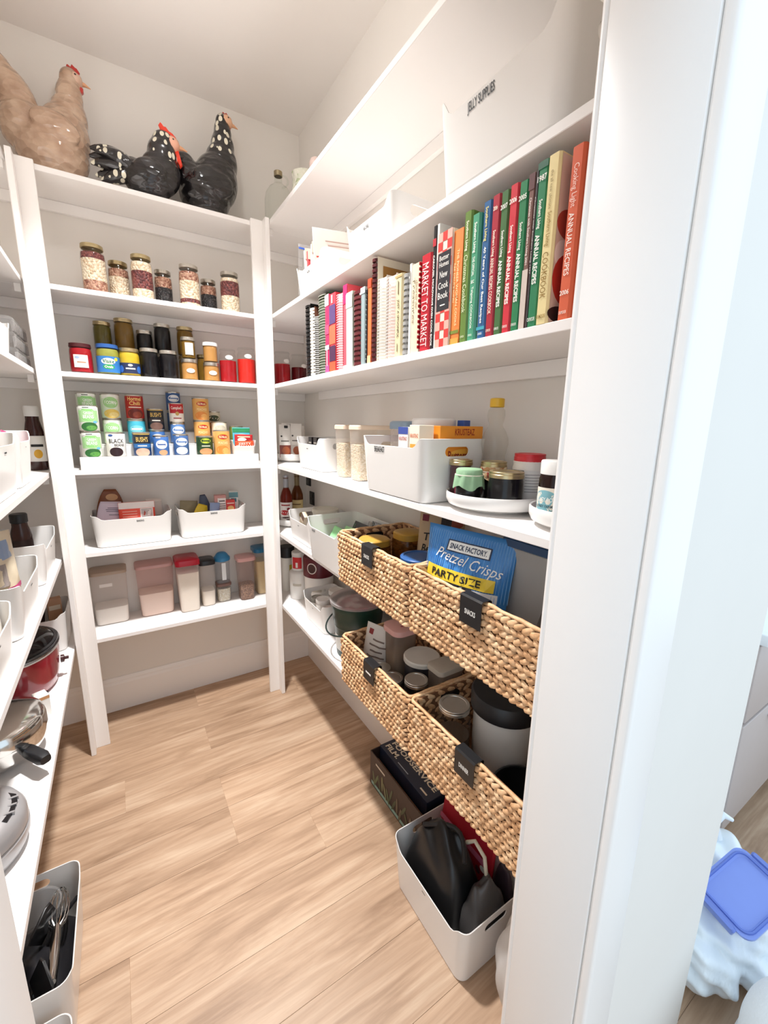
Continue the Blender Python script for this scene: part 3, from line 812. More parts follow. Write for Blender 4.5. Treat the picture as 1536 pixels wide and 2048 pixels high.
def jlabel(t, R, z0, z1_, c, ang=2.2, words=(), ell=()):
    sf = Cyl(R, (z0+z1_)/2); patch(sf, 0, 0, R*ang, z1_-z0, cm(c, .5), t, 'rect', .0005, 'paper_label', nu=14)
    for e in ell: patch(sf, e[0], e[1], e[2], e[3], cm(e[4], .5), t, 'ell', .0008, 'label_print')
    for w in words: text(sf, w[0], w[1], w[2], w[3], w[4], cm(w[5], .5), t, .015, .0012)
YF = 2.238
t = jar('red preserve jar with dark lid and square white label, leftmost on third shelf', (-.096, YF, z3), .041, .118, .035, [(.84, M_TOM2)], cm('4a1a1c', .35), G3)
jlabel(t, .041, .022, .072, 'f2e9df', 1.25, [('Cherries', .002, -.004, .030, .008, 'b98a6a')], [(-.012, .014, .018, .010, '9db4cf')])
t = jar('pickle jar with blue lid and blue label with a white oval', (-.001, YF, z3), .0435, .125, .037, [(.84, M_GREENP)], cm('2c5a9c', .35), G3)
jlabel(t, .0435, .010, .075, '2f74b5', 2.6, [('Vlasic', 0, .012, .042, .016, '1e6b3e'), ('Ovals', 0, -.010, .030, .010, 'f6f4e6')], [(0, .012, .052, .026, 'f4f2e4'), (0, -.010, .044, .020, '2d9a5a'), (.030, .022, .014, .014, 'e2c83a')])
t = jar('yellow pepper jar with gold lid and navy label', (.078, YF, z3), .041, .117, .035, [(.86, M_PEPPER)], M_GOLD, G3)
jlabel(t, .041, .012, .055, '1d2a4d', 2.5, [('PEPPERS', 0, -.002, .036, .010, 'f0eee6')], [(.036, -.004, .022, .030, '2e62b0'), (-.038, -.004, .022, .030, '2e62b0'), (0, .012, .018, .010, 'd9d4c6')])
jar('black jam jar with silver lid beside the navy-labelled pepper jar', (.155, YF, z3), .0370, .125, .0325, [(.86, M_JAM)], M_SILVER, G3)
jar('black jam jar with silver lid beside the stacked tan jars', (.233, YF, z3), .0385, .123, .0335, [(.86, M_JAM)], M_SILVER, G3)
t = jar('squat tan jar with white oval sticker under a labelled tan jar', (.319, YF, z3), .0360, .095, .032, [(.84, M_BUTTER)], M_SILVER, G3); oval(t, .036, .095, .45)
t = jar('tan jar with square white label stacked on a squat tan jar', (.3195, YF, z3+.0952), .0310, .096, .028, [(.86, M_OLIVE2)], M_SILVER, G3); jlabel(t, .031, .018, .070, 'f0ece6', 1.15)
t = jar('squat tan jar with oval sticker under a white-lidded jar', (.416, YF, z3), .0365, .088, .032, [(.84, M_BUTTER)], M_SILVER, G3); oval(t, .0365, .088, .45)
jar('brown spread jar with white lid stacked on a squat tan jar', (.415, YF, z3+.0882), .0325, .090, .030, [(.86, M_BUTTER)], M_WHITE, G3)
t = jar('dark red jar with oval sticker left of the bright red jar', (.4945, YF+.005, z3), .0405, .157, .033, [(.66, M_TOM2)], M_GLASS, G3, lidh=.012); oval(t, .037, .157, .75)
t = jar('bright red tomato jar with oval sticker beside the corner post', (.584, YF+.005, z3), .0445, .172, .036, [(.68, M_TOM)], M_GLASS, G3, lidh=.012); oval(t, .041, .172, .76)
for x, R, hl, hu, mm, lidm, nm, ud in [(-.012, .0355, .118, .119, M_OLIVE, M_GOLD, 'olive green pickle jar', 'olive pickles'), (.072, .040, .124, .136, M_OLIVE2, M_GOLD, 'brown pickle jar', 'brown pickles'), (.152, .035, .116, .104, M_JAM, M_SILVER, 'short black jam jar', 'black jam'), (.228, .037, .124, .134, M_JAM, M_SILVER, 'tall black jam jar', 'dark jam'), (.327, .0385, .124, .133, M_OLIVE2, M_GOLD, 'tall tan pickle jar', 'tan pickles')]:
    jar('glass jar of %s in the back row, under the %s' % (ud, nm), (x, 2.366, z3), R, hl, R*.84, [(.86, mm)], lidm, G3)
    jar('%s stacked in the back row of the third shelf' % nm, (x, 2.366, z3+hl+.0002), R, hu, R*.84, [(.86, mm)], lidm, G3)
jar('tan spread jar peeping out behind the white-lidded stack', (.405, 2.345, z3), .036, .135, .031, [(.86, M_OLIVE2)], M_GOLD, G3)
t = jar('red preserve jar with oval sticker in the corner behind the post', (.797, 2.325, z3), .0435, .186, .036, [(.66, M_TOM2)], M_GLASS, G3, rz=.33, lidh=.012); oval(t, .040, .186, .74)
t = jar('maroon preserve jar with oval sticker in the corner beside the comb-bound books', (.892, 2.325, z3), .0435, .181, .036, [(.62, M_CHERRY)], M_GLASS, G3, rz=.35, lidh=.012); oval(t, .0435, .181, .66)
jar('small dark bottle-like jar half hidden behind the left post', (-.205, 2.30, z3), .026, .085, .02, [(.8, M_JAM)], M_WHITE, G3)

# ---------------- fourth shelf: tins on a tiered rack
ZR1, ZR2, ZR3 = 1.358, 1.413, 1.468
t = thing('tiered_rack', 'white three-step rack carrying the food tins', 'rack', (.232, 2.30, z4))
x0, x1 = -.374, .376
box('front_panel', (x0, -.118, 0), (x1, -.114, ZR1-z4+.006), M_BIN, t, .0015)
box('front_panel', (-.030, -.1205, 0), (x1, -.1182, ZR1-z4+.002), M_BIN, t, .0008)
for k, (za, ya, yb) in enumerate([(ZR1, -.1138, -.032), (ZR2, -.0318, .044), (ZR3, .0442, .112)]):
    box('step', (x0, ya, za-z4-.004), (x1, yb, za-z4-.0003), M_BIN, t, .0008)
    if k: box('riser_panel', (x0, ya, [ZR1, ZR2, ZR3][k-1]-z4), (x1, ya+.003, za-z4-.0045), M_BIN, t)
for sx in (x0, x1-.004):
    box('side_panel', (sx, -.1135, 0), (sx+.004, -.032, ZR1-z4-.0045), M_BIN, t); box('side_panel', (sx, -.0315, 0), (sx+.004, .044, ZR2-z4-.0045), M_BIN, t); box('side_panel', (sx, .0445, 0), (sx+.004, .112, ZR3-z4-.0045), M_BIN, t)
YA, YM, YR = 2.2262, 2.307, 2.3765
GREEN = [('r', 0, .60, 1.05, .44, 'a9d69a'), ('e', -.02, .66, .80, .50, '8fcf7d'), ('t', 0, .72, .42, .10, 'ffffff', 'GREEN'), ('t', 0, .58, .50, .13, 'ffffff', 'BEANS'), ('r', 0, .92, 1.0, .10, 'f4f6f0'), ('t', -.10, .92, .30, .05, '3a4a3a', 'SELECT'), ('e', 0, .20, .82, .34, '2e6b34'), ('e', .10, .16, .5, .18, '5f9f4a'), ('e', .30, .38, .22, .09, '6cb6dd')]
def G4(s): return s
can('green bean tin at the lower left front of the tiered rack', (-.096, YA, ZR1), base='eef0e8', decals=GREEN, rz=.1)
can('green bean tin stacked on the front left green bean tin', (-.096, YA, ZR1+.1104), base='eef0e8', decals=GREEN, rz=.06)
can('green bean tin low in the middle row behind the front left stack', (-.100, YM, ZR2), base='dfe9d8', decals=GREEN[:4])
can('green bean tin topmost at the far left of the rack', (-.100, YM, ZR2+.1104), base='dfe9d8', decals=GREEN, rz=.15)
can('white tin reading BLACK BEANS, front row of the rack', (-.006, YA, ZR1), base='f2efe9', decals=[('t', 0, .66, .78, .17, '1b1b1d', 'BLACK'), ('t', .14, .50, .50, .10, '1b1b1d', 'BEANS'), ('e', -.05, .23, .72, .36, '2e1b20'), ('e', -.28, .88, .26, .09, '3a5fa0')], rz=.05)
CORN = [('r', 0, .90, 1.05, .16, 'eef1e8'), ('e', -.02, .66, .80, .44, '9fd08c'), ('t', 0, .66, .48, .13, 'ffffff', 'CORN'), ('e', 0, .22, .85, .36, 'e6c864'), ('e', .1, .18, .5, .2, 'f1dc92')]
can('corn tin low in the middle row behind the black bean tin', (-.012, YM, ZR2), base='c9dfc0', decals=CORN)
can('green and yellow corn tin stacked behind the black bean tin', (-.012, YM, ZR2+.1104), base='dbe9d2', decals=CORN, rz=.1)
BUSH = lambda c1, c2: [('r', 0, .76, 1.06, .40, '20242c'), ('r', 0, .93, 1.06, .04, 'c9a95a'), ('t', 0, .72, .66, .20, 'e9c46a', "BUSH'S"), ('r', 0, .46, 1.06, .16, c1), ('t', 0, .46, .5, .08, 'f0ece2', 'PINTO BEANS'), ('e', 0, .20, .82, .34, c2)]
can('navy tin with gold lettering over pale beans, front row of the rack', (.0935, YA, ZR1), R=.0365, base='2a4a7a', decals=BUSH('2f6fae', 'd9b7a0'))
can('turquoise tin in the middle row under the red chili tin', (.082, YM, ZR2), base='3fa7bf', decals=[('e', 0, .62, .8, .3, '78c9d8'), ('t', 0, .62, .6, .12, 'f5f7f4', 'Refried'), ('e', 0, .2, .7, .3, 'b5703a')])
can('red chili tin stacked on the turquoise tin in the middle row', (.082, YM, ZR2+.1104), base='b3302a', decals=[('r', 0, .72, 1.06, .46, 'a8281f'), ('t', 0, .84, .74, .16, 'f4d37c', 'Hormel'), ('t', 0, .66, .58, .15, 'f4d37c', 'Chili'), ('t', 0, .50, .7, .06, 'f4ead8', 'WITH BEANS'), ('e', 0, .24, .9, .42, '6b2019'), ('e', .1, .2, .5, .25, '8e3b25')])
can('small blue and white tin with tan picture in the front row', (.171, YA, ZR1), R=.0335, h=.096, base='4673b5', decals=[('e', 0, .58, .74, .42, 'eef0f2'), ('t', 0, .58, .5, .10, '3a5fa0', 'Peanut'), ('e', .08, .20, .56, .26, 'caa27a'), ('t', -.2, .9, .3, .08, 'eef0f2', 'value')])
can('short blue tin low in the middle row under the black-label tin', (.1635, YM, ZR2), R=.0345, h=.062, base='3d6cab', decals=[('e', 0, .5, .7, .5, 'dfe6ee')])
can('black tin with gold lettering stacked above the short blue tin', (.1635, YM, ZR2+.0624), R=.0355, h=.100, base='1f2229', decals=BUSH('3a3032', '6d5148'))
WB = [('e', 0, .66, .80, .36, 'f0f2f4'), ('t', 0, .66, .52, .09, '4a78b8', 'kernel'), ('e', -.02, .26, .78, .34, 'f0f2f4'), ('t', -.25, .93, .2, .07, 'eef0f2', 'value')]
can('blue tin with two white ovals in the front row of the rack', (.256, YA, ZR1), R=.034, h=.102, base='44699f', decals=WB)
can('blue and white tin low in the middle row under the soup tin', (.255, YM, ZR2), R=.034, h=.098, base='5680b9', decals=WB)
can('red and white soup tin in the middle row of the rack', (.255, YM, ZR2+.0984), R=.0335, h=.093, base='f1ece4', decals=[('r', 0, .74, 1.06, .50, 'b8202a'), ('t', 0, .74, .8, .20, 'f4efe6', "Campbell's"), ('e', 0, .47, .24, .20, 'c9a35a'), ('t', 0, .24, .52, .09, 'a8323a', 'CHICKEN')])
can('blue tin low in the back row behind the soup tin', (.2525, YR, ZR3), R=.033, h=.098, base='39609a', decals=WB)
can('blue tin topmost in the back row behind the soup tin', (.2525, YR, ZR3+.0984), R=.033, h=.094, base='39609a', decals=WB)
DM = lambda g: [('r', 0, .5, 1.08, .98, g), ('e', 0, .74, .74, .28, 'e9b23c'), ('e', 0, .74, .62, .20, 'b8302a'), ('t', 0, .74, .44, .09, 'f5e6c0', 'Del Monte'), ('t', 0, .50, .6, .10, 'f3e3a8', 'PEACHES'), ('e', -.06, .22, .78, .36, 'e08a3c'), ('e', .12, .18, .42, .26, 'f0b264')]
can('dark green tin with orange fruit, front row beside the peach tin', (.3605, YA, ZR1), R=.0385, h=.094, base='2b4a2a', decals=[('r', 0, .70, 1.08, .40, '24401f'), ('e', 0, .76, .6, .26, 'b9c83c'), ('t', 0, .76, .42, .10, '24401f', 'fruit'), ('t', 0, .50, .5, .09, 'f0e6c8', 'PEARS'), ('e', 0, .22, .8, .34, 'd99a6a')])
can('orange peach tin low in the middle row behind the dark green tin', (.366, YM, ZR2), R=.0385, base='e0a860', decals=DM('dfa75e'))
can('orange peach tin stacked high in the middle row', (.366, YM, ZR2+.1104), R=.0385, base='e0a860', decals=DM('dfa75e'))
can('tall orange peach tin at the right end of the front row', (.4405, YA, ZR1), R=.0395, h=.122, base='e6b06a', decals=DM('e3ab63'))
can('white and orange fruit tin in the middle row at the right end', (.448, YM, ZR2), R=.038, h=.108, base='eadfc8', decals=[('e', 0, .7, .7, .3, 'c9c2b0'), ('e', 0, .35, .8, .42, 'e8964a')])
can('fruit tin in the back row at the right end of the rack', (.4335, YR, ZR3), R=.0365, h=.105, base='dcd2b8', decals=[('e', 0, .66, .8, .3, '3f4a2c'), ('e', 0, .3, .8, .4, 'e08a3c')])
can('olive green tin beside the packet scoop, middle row', (.5315, YM, ZR2), R=.034, h=.088, base='7c8a3e', decals=[('e', 0, .6, .8, .4, 'c9b23c'), ('t', 0, .6, .5, .12, '4a2018', 'LIMA')])
t = thing('packet_scoop', 'small white scoop bin of seasoning packets at the right end of the rack', 'bin', (.5445, 2.229, ZR1))
obj('bin_body', bin_me(.118, .068, .072, .030, .006, .016, holes=(), scoop=.92), M_BIN, t)
def seasoning(label, x, y, z, w, h, m, prints, tilt=-.12, roll=0.0, seed=1.0):
    t, p, sf = pouch(label, (x, y, z), 0, w, h, .010, m, tilt, roll, .0008, seed, group='seasoning packets in the scoop bin')
    lay = .0012
    for k in prints:
        lay += .0003
        if k[0] == 't': text(sf, k[6], k[1]*w, k[2]*h, k[3]*w, k[4]*h, cm(k[5], .5), p, .02, lay)
        else: patch(sf, k[1]*w, k[2]*h, k[3]*w, k[4]*h, cm(k[5], .4), p, 'ell' if k[0] == 'e' else 'rect', lay, 'packet_print', nu=8)
    return t
seasoning('green-topped packet at the back of the seasoning scoop', .545, 2.250, ZR1+.003, .088, .132, cm('5cbcd0', .35), [('r', 0, .90, .98, .16, '2c8a5a'), ('e', 0, .66, .7, .2, 'd9c8b0')], -.06, 0, 1.1)
seasoning('red packet with a bowl in the middle of the seasoning scoop', .549, 2.2345, ZR1+.003, .090, .098, cm('b8262c', .35), [('e', -.1, .72, .5, .24, 'f0e2cf'), ('e', .2, .66, .3, .14, '6a1216'), ('t', 0, .88, .7, .1, 'f2d9b0', 'MEATLOAF')], -.05, .03, 2.1)
seasoning('orange packet reading ZESTY ITALIAN at the front of the scoop', .551, 2.219, ZR1+.003, .092, .066, cm('e8502a', .35), [('t', 0, .80, .7, .17, 'f6ded0', 'ZESTY'), ('t', 0, .54, .92, .28, 'f8ece0', 'ITALIAN')], -.04, -.02, 3.1)

# ---------------- fifth shelf: two baking bins
storage_bin('white bin lettered BAKING, left of the pair on the fifth back shelf', (.0285, 2.3195, z5), 0, .326, .200, .150, 'BAKING', .030, wz=.116, wu=.028)
storage_bin('white bin lettered BAKING, right of the pair on the fifth back shelf', (.3815, 2.3195, z5), 0, .326, .200, .150, 'BAKING', .032, wz=.120, wu=.0)
M_KRAFT = mat('kraft_paper', hexc('a5754f'), .7, var=.12, scale=40, bump=.1)
GB = 'packs standing in the left baking bin'
t, p, sf = pouch('brown bag with tan round emblem in the left baking bin', (-.062, 2.372, z5+.010), .12, .125, .238, .050, cm('7d4526', .35), -.10, .05, .0025, 2.2, group=GB, crown=.62)
patch(sf, .005, .200, .050, .032, cm('c89a70', .5), p, 'ell', .0016, 'bag_print')
t, p, sf = pouch('pale lavender bag with small print in the left baking bin', (-.070, 2.300, z5+.010), .08, .115, .190, .036, cm('cfc3d2', .5), -.14, .10, .0022, 4.0, group=GB, crown=.3)
for k, (v, w) in enumerate([(.160, .05), (.152, .065), (.144, .06), (.128, .04)]): patch(sf, .012, v, w, .0035, cm('7a7488', .6), p, 'rect', .0012, 'bag_print', nu=6)
t, p, sf = pouch('red pouch with white top and nutrition panel in the left baking bin', (.048, 2.278, z5+.010), -.03, .150, .184, .040, cm('e8523c', .4), -.10, .0, .0016, 5.5, group=GB)
patch(sf, 0, .168, .148, .030, cm('efe9e6', .5), p, 'rect', .001, 'bag_print', nu=10); patch(sf, .040, .130, .054, .044, cm('eee6e2', .5), p, 'rect', .0012, 'nutrition_panel', nu=6)
for k in range(6): patch(sf, .040, .146-.0065*k, .046, .0022, cm('5a4a48', .6), p, 'rect', .0016, 'panel_line', nu=6)
for k in range(3): patch(sf, -.03, .140-.012*k, .06, .004, cm('f0b0a0', .5), p, 'rect', .0014, 'bag_print', nu=6)
t, p, sf = pouch('clear bag of chocolate pieces at the right of the left baking bin', (.138, 2.315, z5+.010), -.2, .078, .172, .040, M_CLEAR, -.08, -.12, .003, 7.7, group=GB)
obj('contents', lathe_me([(0, .01), (.026, .012), (.030, .05), (.027, .095), (.012, .104), (0, .105)], 14), bean_mat('chocolate_heap', ['3a2219', '4a2d20', '2b1811'], 120), t)
pouch('folded white wrapper beside the clear chocolate bag', (.118, 2.365, z5+.010), .1, .070, .180, .02, cm('d9cfc6', .5), -.06, .05, .002, 9.1, group=GB)
GB2 = 'packs standing in the right baking bin'
t, p, sf = pouch('yellow packet leaning at the left of the right baking bin', (.300, 2.285, z5+.010), .15, .075, .152, .026, cm('dfc12e', .35), -.18, .35, .002, 1.9, group=GB2, crown=.4)
pouch('brown and white packet behind the yellow one', (.270, 2.335, z5+.010), .1, .085, .162, .024, cm('8f8468', .5), -.16, .12, .0025, 3.3, group=GB2)
pouch('navy packet in the middle of the right baking bin', (.372, 2.330, z5+.010), -.1, .062, .190, .026, cm('3a4258', .4), -.08, -.12, .0028, 6.4, group=GB2, crown=.6)
pouch('light blue packet in front of the navy one', (.386, 2.278, z5+.010), .05, .050, .152, .020, cm('8b9cc2', .35), -.08, .1, .0022, 8.4, group=GB2)
carton('tall pink box with nutrition panel in the right baking bin', (.432, 2.315, z5+.006), -.12, .058, .040, .190, 'c98f88', [('r', .12, .70, .7, .44, 'efe8e4'), ('r', .12, .84, .5, .03, '4a4040'), ('r', .12, .76, .58, .02, '6a5a58'), ('r', .12, .70, .58, .02, '6a5a58'), ('r', .12, .64, .58, .02, '6a5a58'), ('r', .12, .58, .58, .02, '6a5a58')], group=GB2)
carton('small red box with a cookie picture in the right baking bin', (.478, 2.292, z5+.006), -.12, .044, .032, .164, 'd2372f', [('e', 0, .74, .74, .16, 'e6b878'), ('t', 0, .90, .8, .05, 'f6e6d8', 'BAKE')], group=GB2)
carton('teal and white box at the right end of the right baking bin', (.507, 2.345, z5+.006), -.18, .046, .055, .200, 'e3e8e6', [('r', 0, .92, 1.0, .14, '5f8f98'), ('r', 0, .78, .6, .10, '4a7a86')], group=GB2)

# ---------------- lowest back shelf: canisters
GC = 'lidded canisters on the lowest back shelf'
def sq(w, d, h, r, tw=1.10): return [(0, w*.92, d*.92, r), (.006, w*.97, d*.97, r), (h*.5, w*(1+(tw-1)*.5), d*(1+(tw-1)*.5), r), (h-.004, w*tw, d*tw, r), (h, w*tw+.003, d*tw+.003, r)]
def lidsq(w, d, z, r, t_=.014, ov=.006): return [(z-.006, w+ov, d+ov, r+.002), (z+t_*.5, w+ov, d+ov, r+.002), (z+t_*.8, w+ov-.003, d+ov-.003, r), (z+t_, w-.008, d-.008, r)]
M_FLOUR = mat('white_flour', hexc('eee9e2'), .9, var=.03, scale=25, bump=.2); M_SUGAR = mat('white_sugar', hexc('efe8dc'), .9, var=.03, scale=60, bump=.2)
LID = lambda n, c: see_through(n, hexc(c), .2, .75, hexc(c), .4)
# x centres, base widths measured in the place
c = canister('large clear canister of flour with tan lid, leftmost on the lowest shelf', (-.100, 2.368, z6), sq(.142, .112, .262, .022, 1.06), lidsq(.150, .119, .262, .022, .010), M_MILKY, cm('b09a86', .35), .085, M_FLOUR, group=GC)
patch(Flat((-.012, -.0596, .205), (1, 0, 0)), 0, 0, .052, .016, cm('e3ddd8', .6), c, name='paper_tag')
M_PINKP = see_through('pink_tinted_plastic', (.985, .92, .91), .25, .15, hexc('efd2cc'), .4)
canister('large clear canister half full of sugar with dusty pink lid', (.098, 2.372, z6), sq(.154, .112, .262, .024, 1.09), lidsq(.168, .122, .262, .024, .010), M_PINKP, cm('c79a94', .35), .120, M_SUGAR, group=GC)
canister('tall canister of white sugar with bright red lid', (.247, 2.333, z6), sq(.094, .120, .262, .018, 1.14), lidsq(.108, .136, .262, .018, .026, .008), M_MILKY, cm('b5122c', .28), .215, M_SUGAR, group=GC)
canister('slim canister with black lid beside the red-lidded one', (.344, 2.345, z6), sq(.068, .090, .240, .020, 1.10), lidsq(.075, .099, .240, .020, .020, .008), M_MILKY, cm('1d1d22', .3), .085, M_SUGAR, group=GC)
c = thing('rice_jar', 'small clear jar of rice with brown lid under the blue shaker', 'jar', (.428, 2.355, z6), 0, GC)
obj('container', rloft_me([(0, .066, .066, .018), (.005, .070, .070, .02), (.094, .074, .074, .02)], 6, (True, False)), M_CLEAR, c); obj('contents', rloft_me([(.003, .064, .064, .018), (.075, .068, .068, .018)], 6), M_RICE, c)
obj('lid', rloft_me([(.092, .080, .080, .022), (.104, .080, .080, .022), (.108, .072, .072, .02)], 6), cm('7a5c54', .35), c)
c = thing('shaker_bottle', 'clear shaker with blue domed lid standing on the rice jar', 'container', (.428, 2.355, z6+.1085), 0, GC)
M_SMOKE = see_through('smoky_clear_plastic', (.90, .92, .94), .12, .14, (.8, .82, .85), .5)
obj('container', rloft_me([(0, .066, .066, .02), (.006, .070, .070, .022), (.125, .074, .074, .022), (.13, .076, .076, .022)], 6, (True, False)), M_SMOKE, c)
obj('lid', lathe_me([(.040, .124), (.044, .127), (.044, .140), (.040, .146), (.036, .149), (.030, .160), (.022, .168), (.014, .171), (0, .172)], 30), cm('3584b5', .3), c)
box('handle_strip', (-.010, -.0405, .020), (.012, -.0382, .118), cm('e3e6e8', .4), c, .001)
canister('tall canister with pale pink lid and brown sugar at its foot', (.545, 2.322, z6), sq(.078, .082, .236, .020, 1.16), lidsq(.092, .096, .236, .022, .016, .010), see_through('smoky_rose_plastic', (.93, .88, .87), .2, .2, hexc('cdb8b2'), .4), cm('dba9a4', .3), .085, M_CEREAL, group=GC)
canister('canister of yellow flour with blue lid half hidden by the corner post', (.650, 2.365, z6), sq(.078, .090, .262, .02, 1.14), lidsq(.092, .104, .262, .022, .018, .012), M_MILKY, cm('24719c', .3), .20, mat('yellow_meal', hexc('d9be84'), .85, var=.05, scale=80), group=GC)

# ================================================================== right wall, top shelf
RZ = -PI/2          # things whose front looks at the aisle from the right wall
M_JUG = see_through('green_tinged_glass', (.95, .965, .95), .03, .015, refl=.6)
t = thing('glass_jug', 'clear glass jug with finger loop at the corner of the top shelf', 'jug', (.792, 2.285, z1), -.5)
obj('glass', lathe_me([(0, .004), (.060, .002), (.068, .010), (.069, .10), (.068, .165), (.062, .195), (.045, .222), (.026, .236), (.0185, .244), (.0170, .275), (.020, .279), (.020, .289), (.0165, .292)], 36), M_JUG, t)
obj('handle_loop', tube_me([(.017+.030*math.sin(a)*1.0, 0, .252+.026*math.cos(a)) for a in [PI*k/12 for k in range(13)]], .0045, 8), M_JUG, t)
obj('metal_cap', lathe_me([(.0175, .272), (.0205, .273), (.0205, .293), (.018, .295), (0, .295)], 24), cm('a89a7c', .35, metal=.8), t)
t = thing('floral_pitcher', 'cream ceramic pitcher painted with green leaves beside the glass jug', 'pitcher', (.835, 2.06, z1), .4)
M_FLOR = bean_mat('leaf_painted_ceramic', ['e9ead9', 'e4e8d4', 'eceadb', 'b9c6a0', 'e9e9da'], 60, .2)
obj('pitcher_body', lathe_me([(0, 0), (.040, 0), (.050, .02), (.058, .08), (.055, .13), (.050, .165), (.055, .198), (.053, .199), (.048, .17), (.050, .12), (.045, .02), (0, .012)], 32), M_FLOR, t)
obj('handle', tube_me([(.050+.032*math.sin(PI*k/10), 0, .165-.10*k/10) for k in range(11)], .006, 8), M_FLOR, t)
t = thing('pink_figurine', 'small pale pink ceramic figurine peeping over the top right shelf', 'figurine', (.80, 1.845, z1))
obj('figure_body', lathe_me([(0, 0), (.032, 0), (.036, .02), (.030, .07), (.020, .10), (.024, .118), (.027, .135), (.020, .152), (.008, .160), (0, .161)], 22), cm('e9d3cb', .3), t)
obj('base', lathe_me([(0, -.0), (.038, 0), (.038, .008), (0, .008)], 22), cm('d9c2b8', .3), t)

# ---------------- second shelf: recipe bins
storage_bin('small white bin of recipe papers, farthest on the second right shelf', (.800, 1.688, z2), RZ, .290, .212, .118, 'RECIPES', .026, drop=.028)
storage_bin('white bin lettered RECIPES between the paper bin and the jelly bin', (.800, 1.232, z2), RZ, .292, .212, .118, 'RECIPES', .032, drop=.030, wz=.072, wu=.0)
storage_bin('big white bin lettered JELLY SUPPLIES near the door frame', (.793, .708, z2), RZ, .338, .236, .184, 'JELLY SUPPLIES', .075, drop=.038, wz=.128, wu=-.03)
# papers in the first bin
GP = 'papers in the recipe bin'
t = thing('paper_folder', 'white recipe folder with red lettering leaning in the small bin', 'folder', (.790, 1.640, z2+.008), 0, GP)
b = box('sheet', (-.085, -.001, 0), (.115, .001, .205), cm('dfd8d1', .6), t, .0004); b.rotation_euler = (.10, -.10, 0)
text(Flat((-.04, -.0011, .14), (1, 0, 0)), 'HOME', -.02, -.03, .030, .010, cm('c9564a', .5), b, .02)
for k, w_ in enumerate([.11, .09, .04]): text(Flat((.02, -.0011, .165), (1, 0, 0)), 'Dinner Favorites Recipes'[:24-8*k], .0, -.014*k, w_, .008, cm('b79a90', .5), b, 0)
patch(Flat((.06, -.0011, .06), (1, 0, 0)), 0, 0, .034, .034, cm('a5524a', .5), b, 'ell', name='seal_print')
for k, (yy, c, hh, ro) in enumerate([(1.700, 'e9d9d2', .165, .12), (1.722, 'c8474a', .150, .06), (1.745, 'efe6dc', .158, .16)]):
    t = thing('recipe_cards', ['cream recipe cards behind the white folder', 'red recipe cards in the middle of the small bin', 'white recipe cards at the far end of the small bin'][k], 'cards', (.780, yy, z2+.008), 0, GP)
    b = box('card_stack', (-.070, -.006, 0), (.080, .006, hh), cm(c, .6), t, .0006); b.rotation_euler = (ro*.5, -.04*k, 0)
    box('divider_tab', (-.070, -.0075, hh-.03), (-.03, -.0062, hh+.008), cm('d9c9b8', .6), t).rotation_euler = (ro*.5, -.04*k, 0)
t, p, sf = pouch('clear zip bag with blue seal in the recipe bin', (.765, 1.785, z2+.008), 0, .150, .190, .018, M_CLEAR, .05, 0, .002, 3.0, group=GP)
box('zip_seal', (-.072, -.0022, .172), (.072, .0022, .178), cm('3a5fb8', .4), t).rotation_euler = (.05, 0, 0)

# ---------------- third shelf: the cookbooks, from the corner to the door
WI = 'f4f1ea'
cb = comb_book
cb('black comb-bound cookbook, farthest of the row', 1.692, 1.738, .281, '1a1a1c', '151517', pitch=.0150, pages='efe9dc', x=.697)
cb('brown speckled cookbook with white comb next to the farthest black one', 1.650, 1.690, .262, '6a4232', 'efe9df', pages='7d5f4c', pitch=.0120, x=.697)
cb('short grey wire-bound cookbook with dark red top', 1.609, 1.648, .224, '77756f', 'dcdcd8', pages='5d5a55', style='wire', pitch=.0075, x=.696, front='4a2a22')
cb('tall dark green cookbook with pale wire binding', 1.536, 1.606, .288, '4d5a44', 'c9cabc', pages='4a5642', style='wire', pitch=.0095, x=.696, front='3d4a38')
book('magenta paperback with white corner', 1.498, 1.533, .271, 'c02a5a', bands=[(.0, .10, 'a8508a'), (.86, 1.0, 'efe2e6'), (.50, .62, 'd94a70'), (.30, .36, 'f2d8dc')], texts=[('COOKING', .20, .22, .30, 'f3e6ea')], soft=True)
book('red paperback with a purple picture', 1.444, 1.496, .265, 'd9404c', bands=[(.62, .86, '55406f'), (.36, .60, 'e8684a'), (.14, .34, '4a2a4a'), (.0, .13, 'f05a3c')], texts=[('recipes', .93, .10, .3, 'f3d9dc')], soft=True)
cb('pink and white wire-bound cookbook', 1.397, 1.441, .256, 'd9596a', 'f0e6e6', style='wire', pitch=.0080, pages='d99a9c')
book('coral paperback with magenta cover', 1.364, 1.395, .272, 'e0505e', bands=[(.78, 1.0, 'b02a62'), (.0, .05, 'f3c8c8')], soft=True, x=.700)
book('pale sage green paperback', 1.317, 1.362, .239, 'cfd8c8', bands=[(.80, .98, 'e6ebe0')], soft=True)
cb('maroon comb-bound cookbook with dark cover', 1.264, 1.314, .234, '3c2226', '5a1c22', pitch=.0150, pages='d9cfc2', back='26201f')
book('slim blue-grey hardback beside the maroon comb', 1.231, 1.261, .231, '8a9a9c', bands=[(.92, 1.0, 'b9c2c2')])
cb('black comb-bound cookbook with a thin spine', 1.2155, 1.2295, .222, '1c1a1c', '19181a', pitch=.0140)
book('orange slim paperback left of the tall maroon comb', 1.194, 1.215, .245, 'e2703e', bands=[(.0, .10, 'f0b48a'), (.90, 1.0, 'c94a30')], soft=True)
t = cb('tall cream cookbook with maroon comb and brown cover picture', 1.168, 1.193, .297, 'eee3cc', '4a1016', pitch=.0140, pages='efe6d6')
sfc = Flat((.10, -.0122, .15), (1, 0, 0)); patch(sfc, 0, .085, .15, .080, cm('a8783c', .5), t, name='cover_picture', off=.0006)
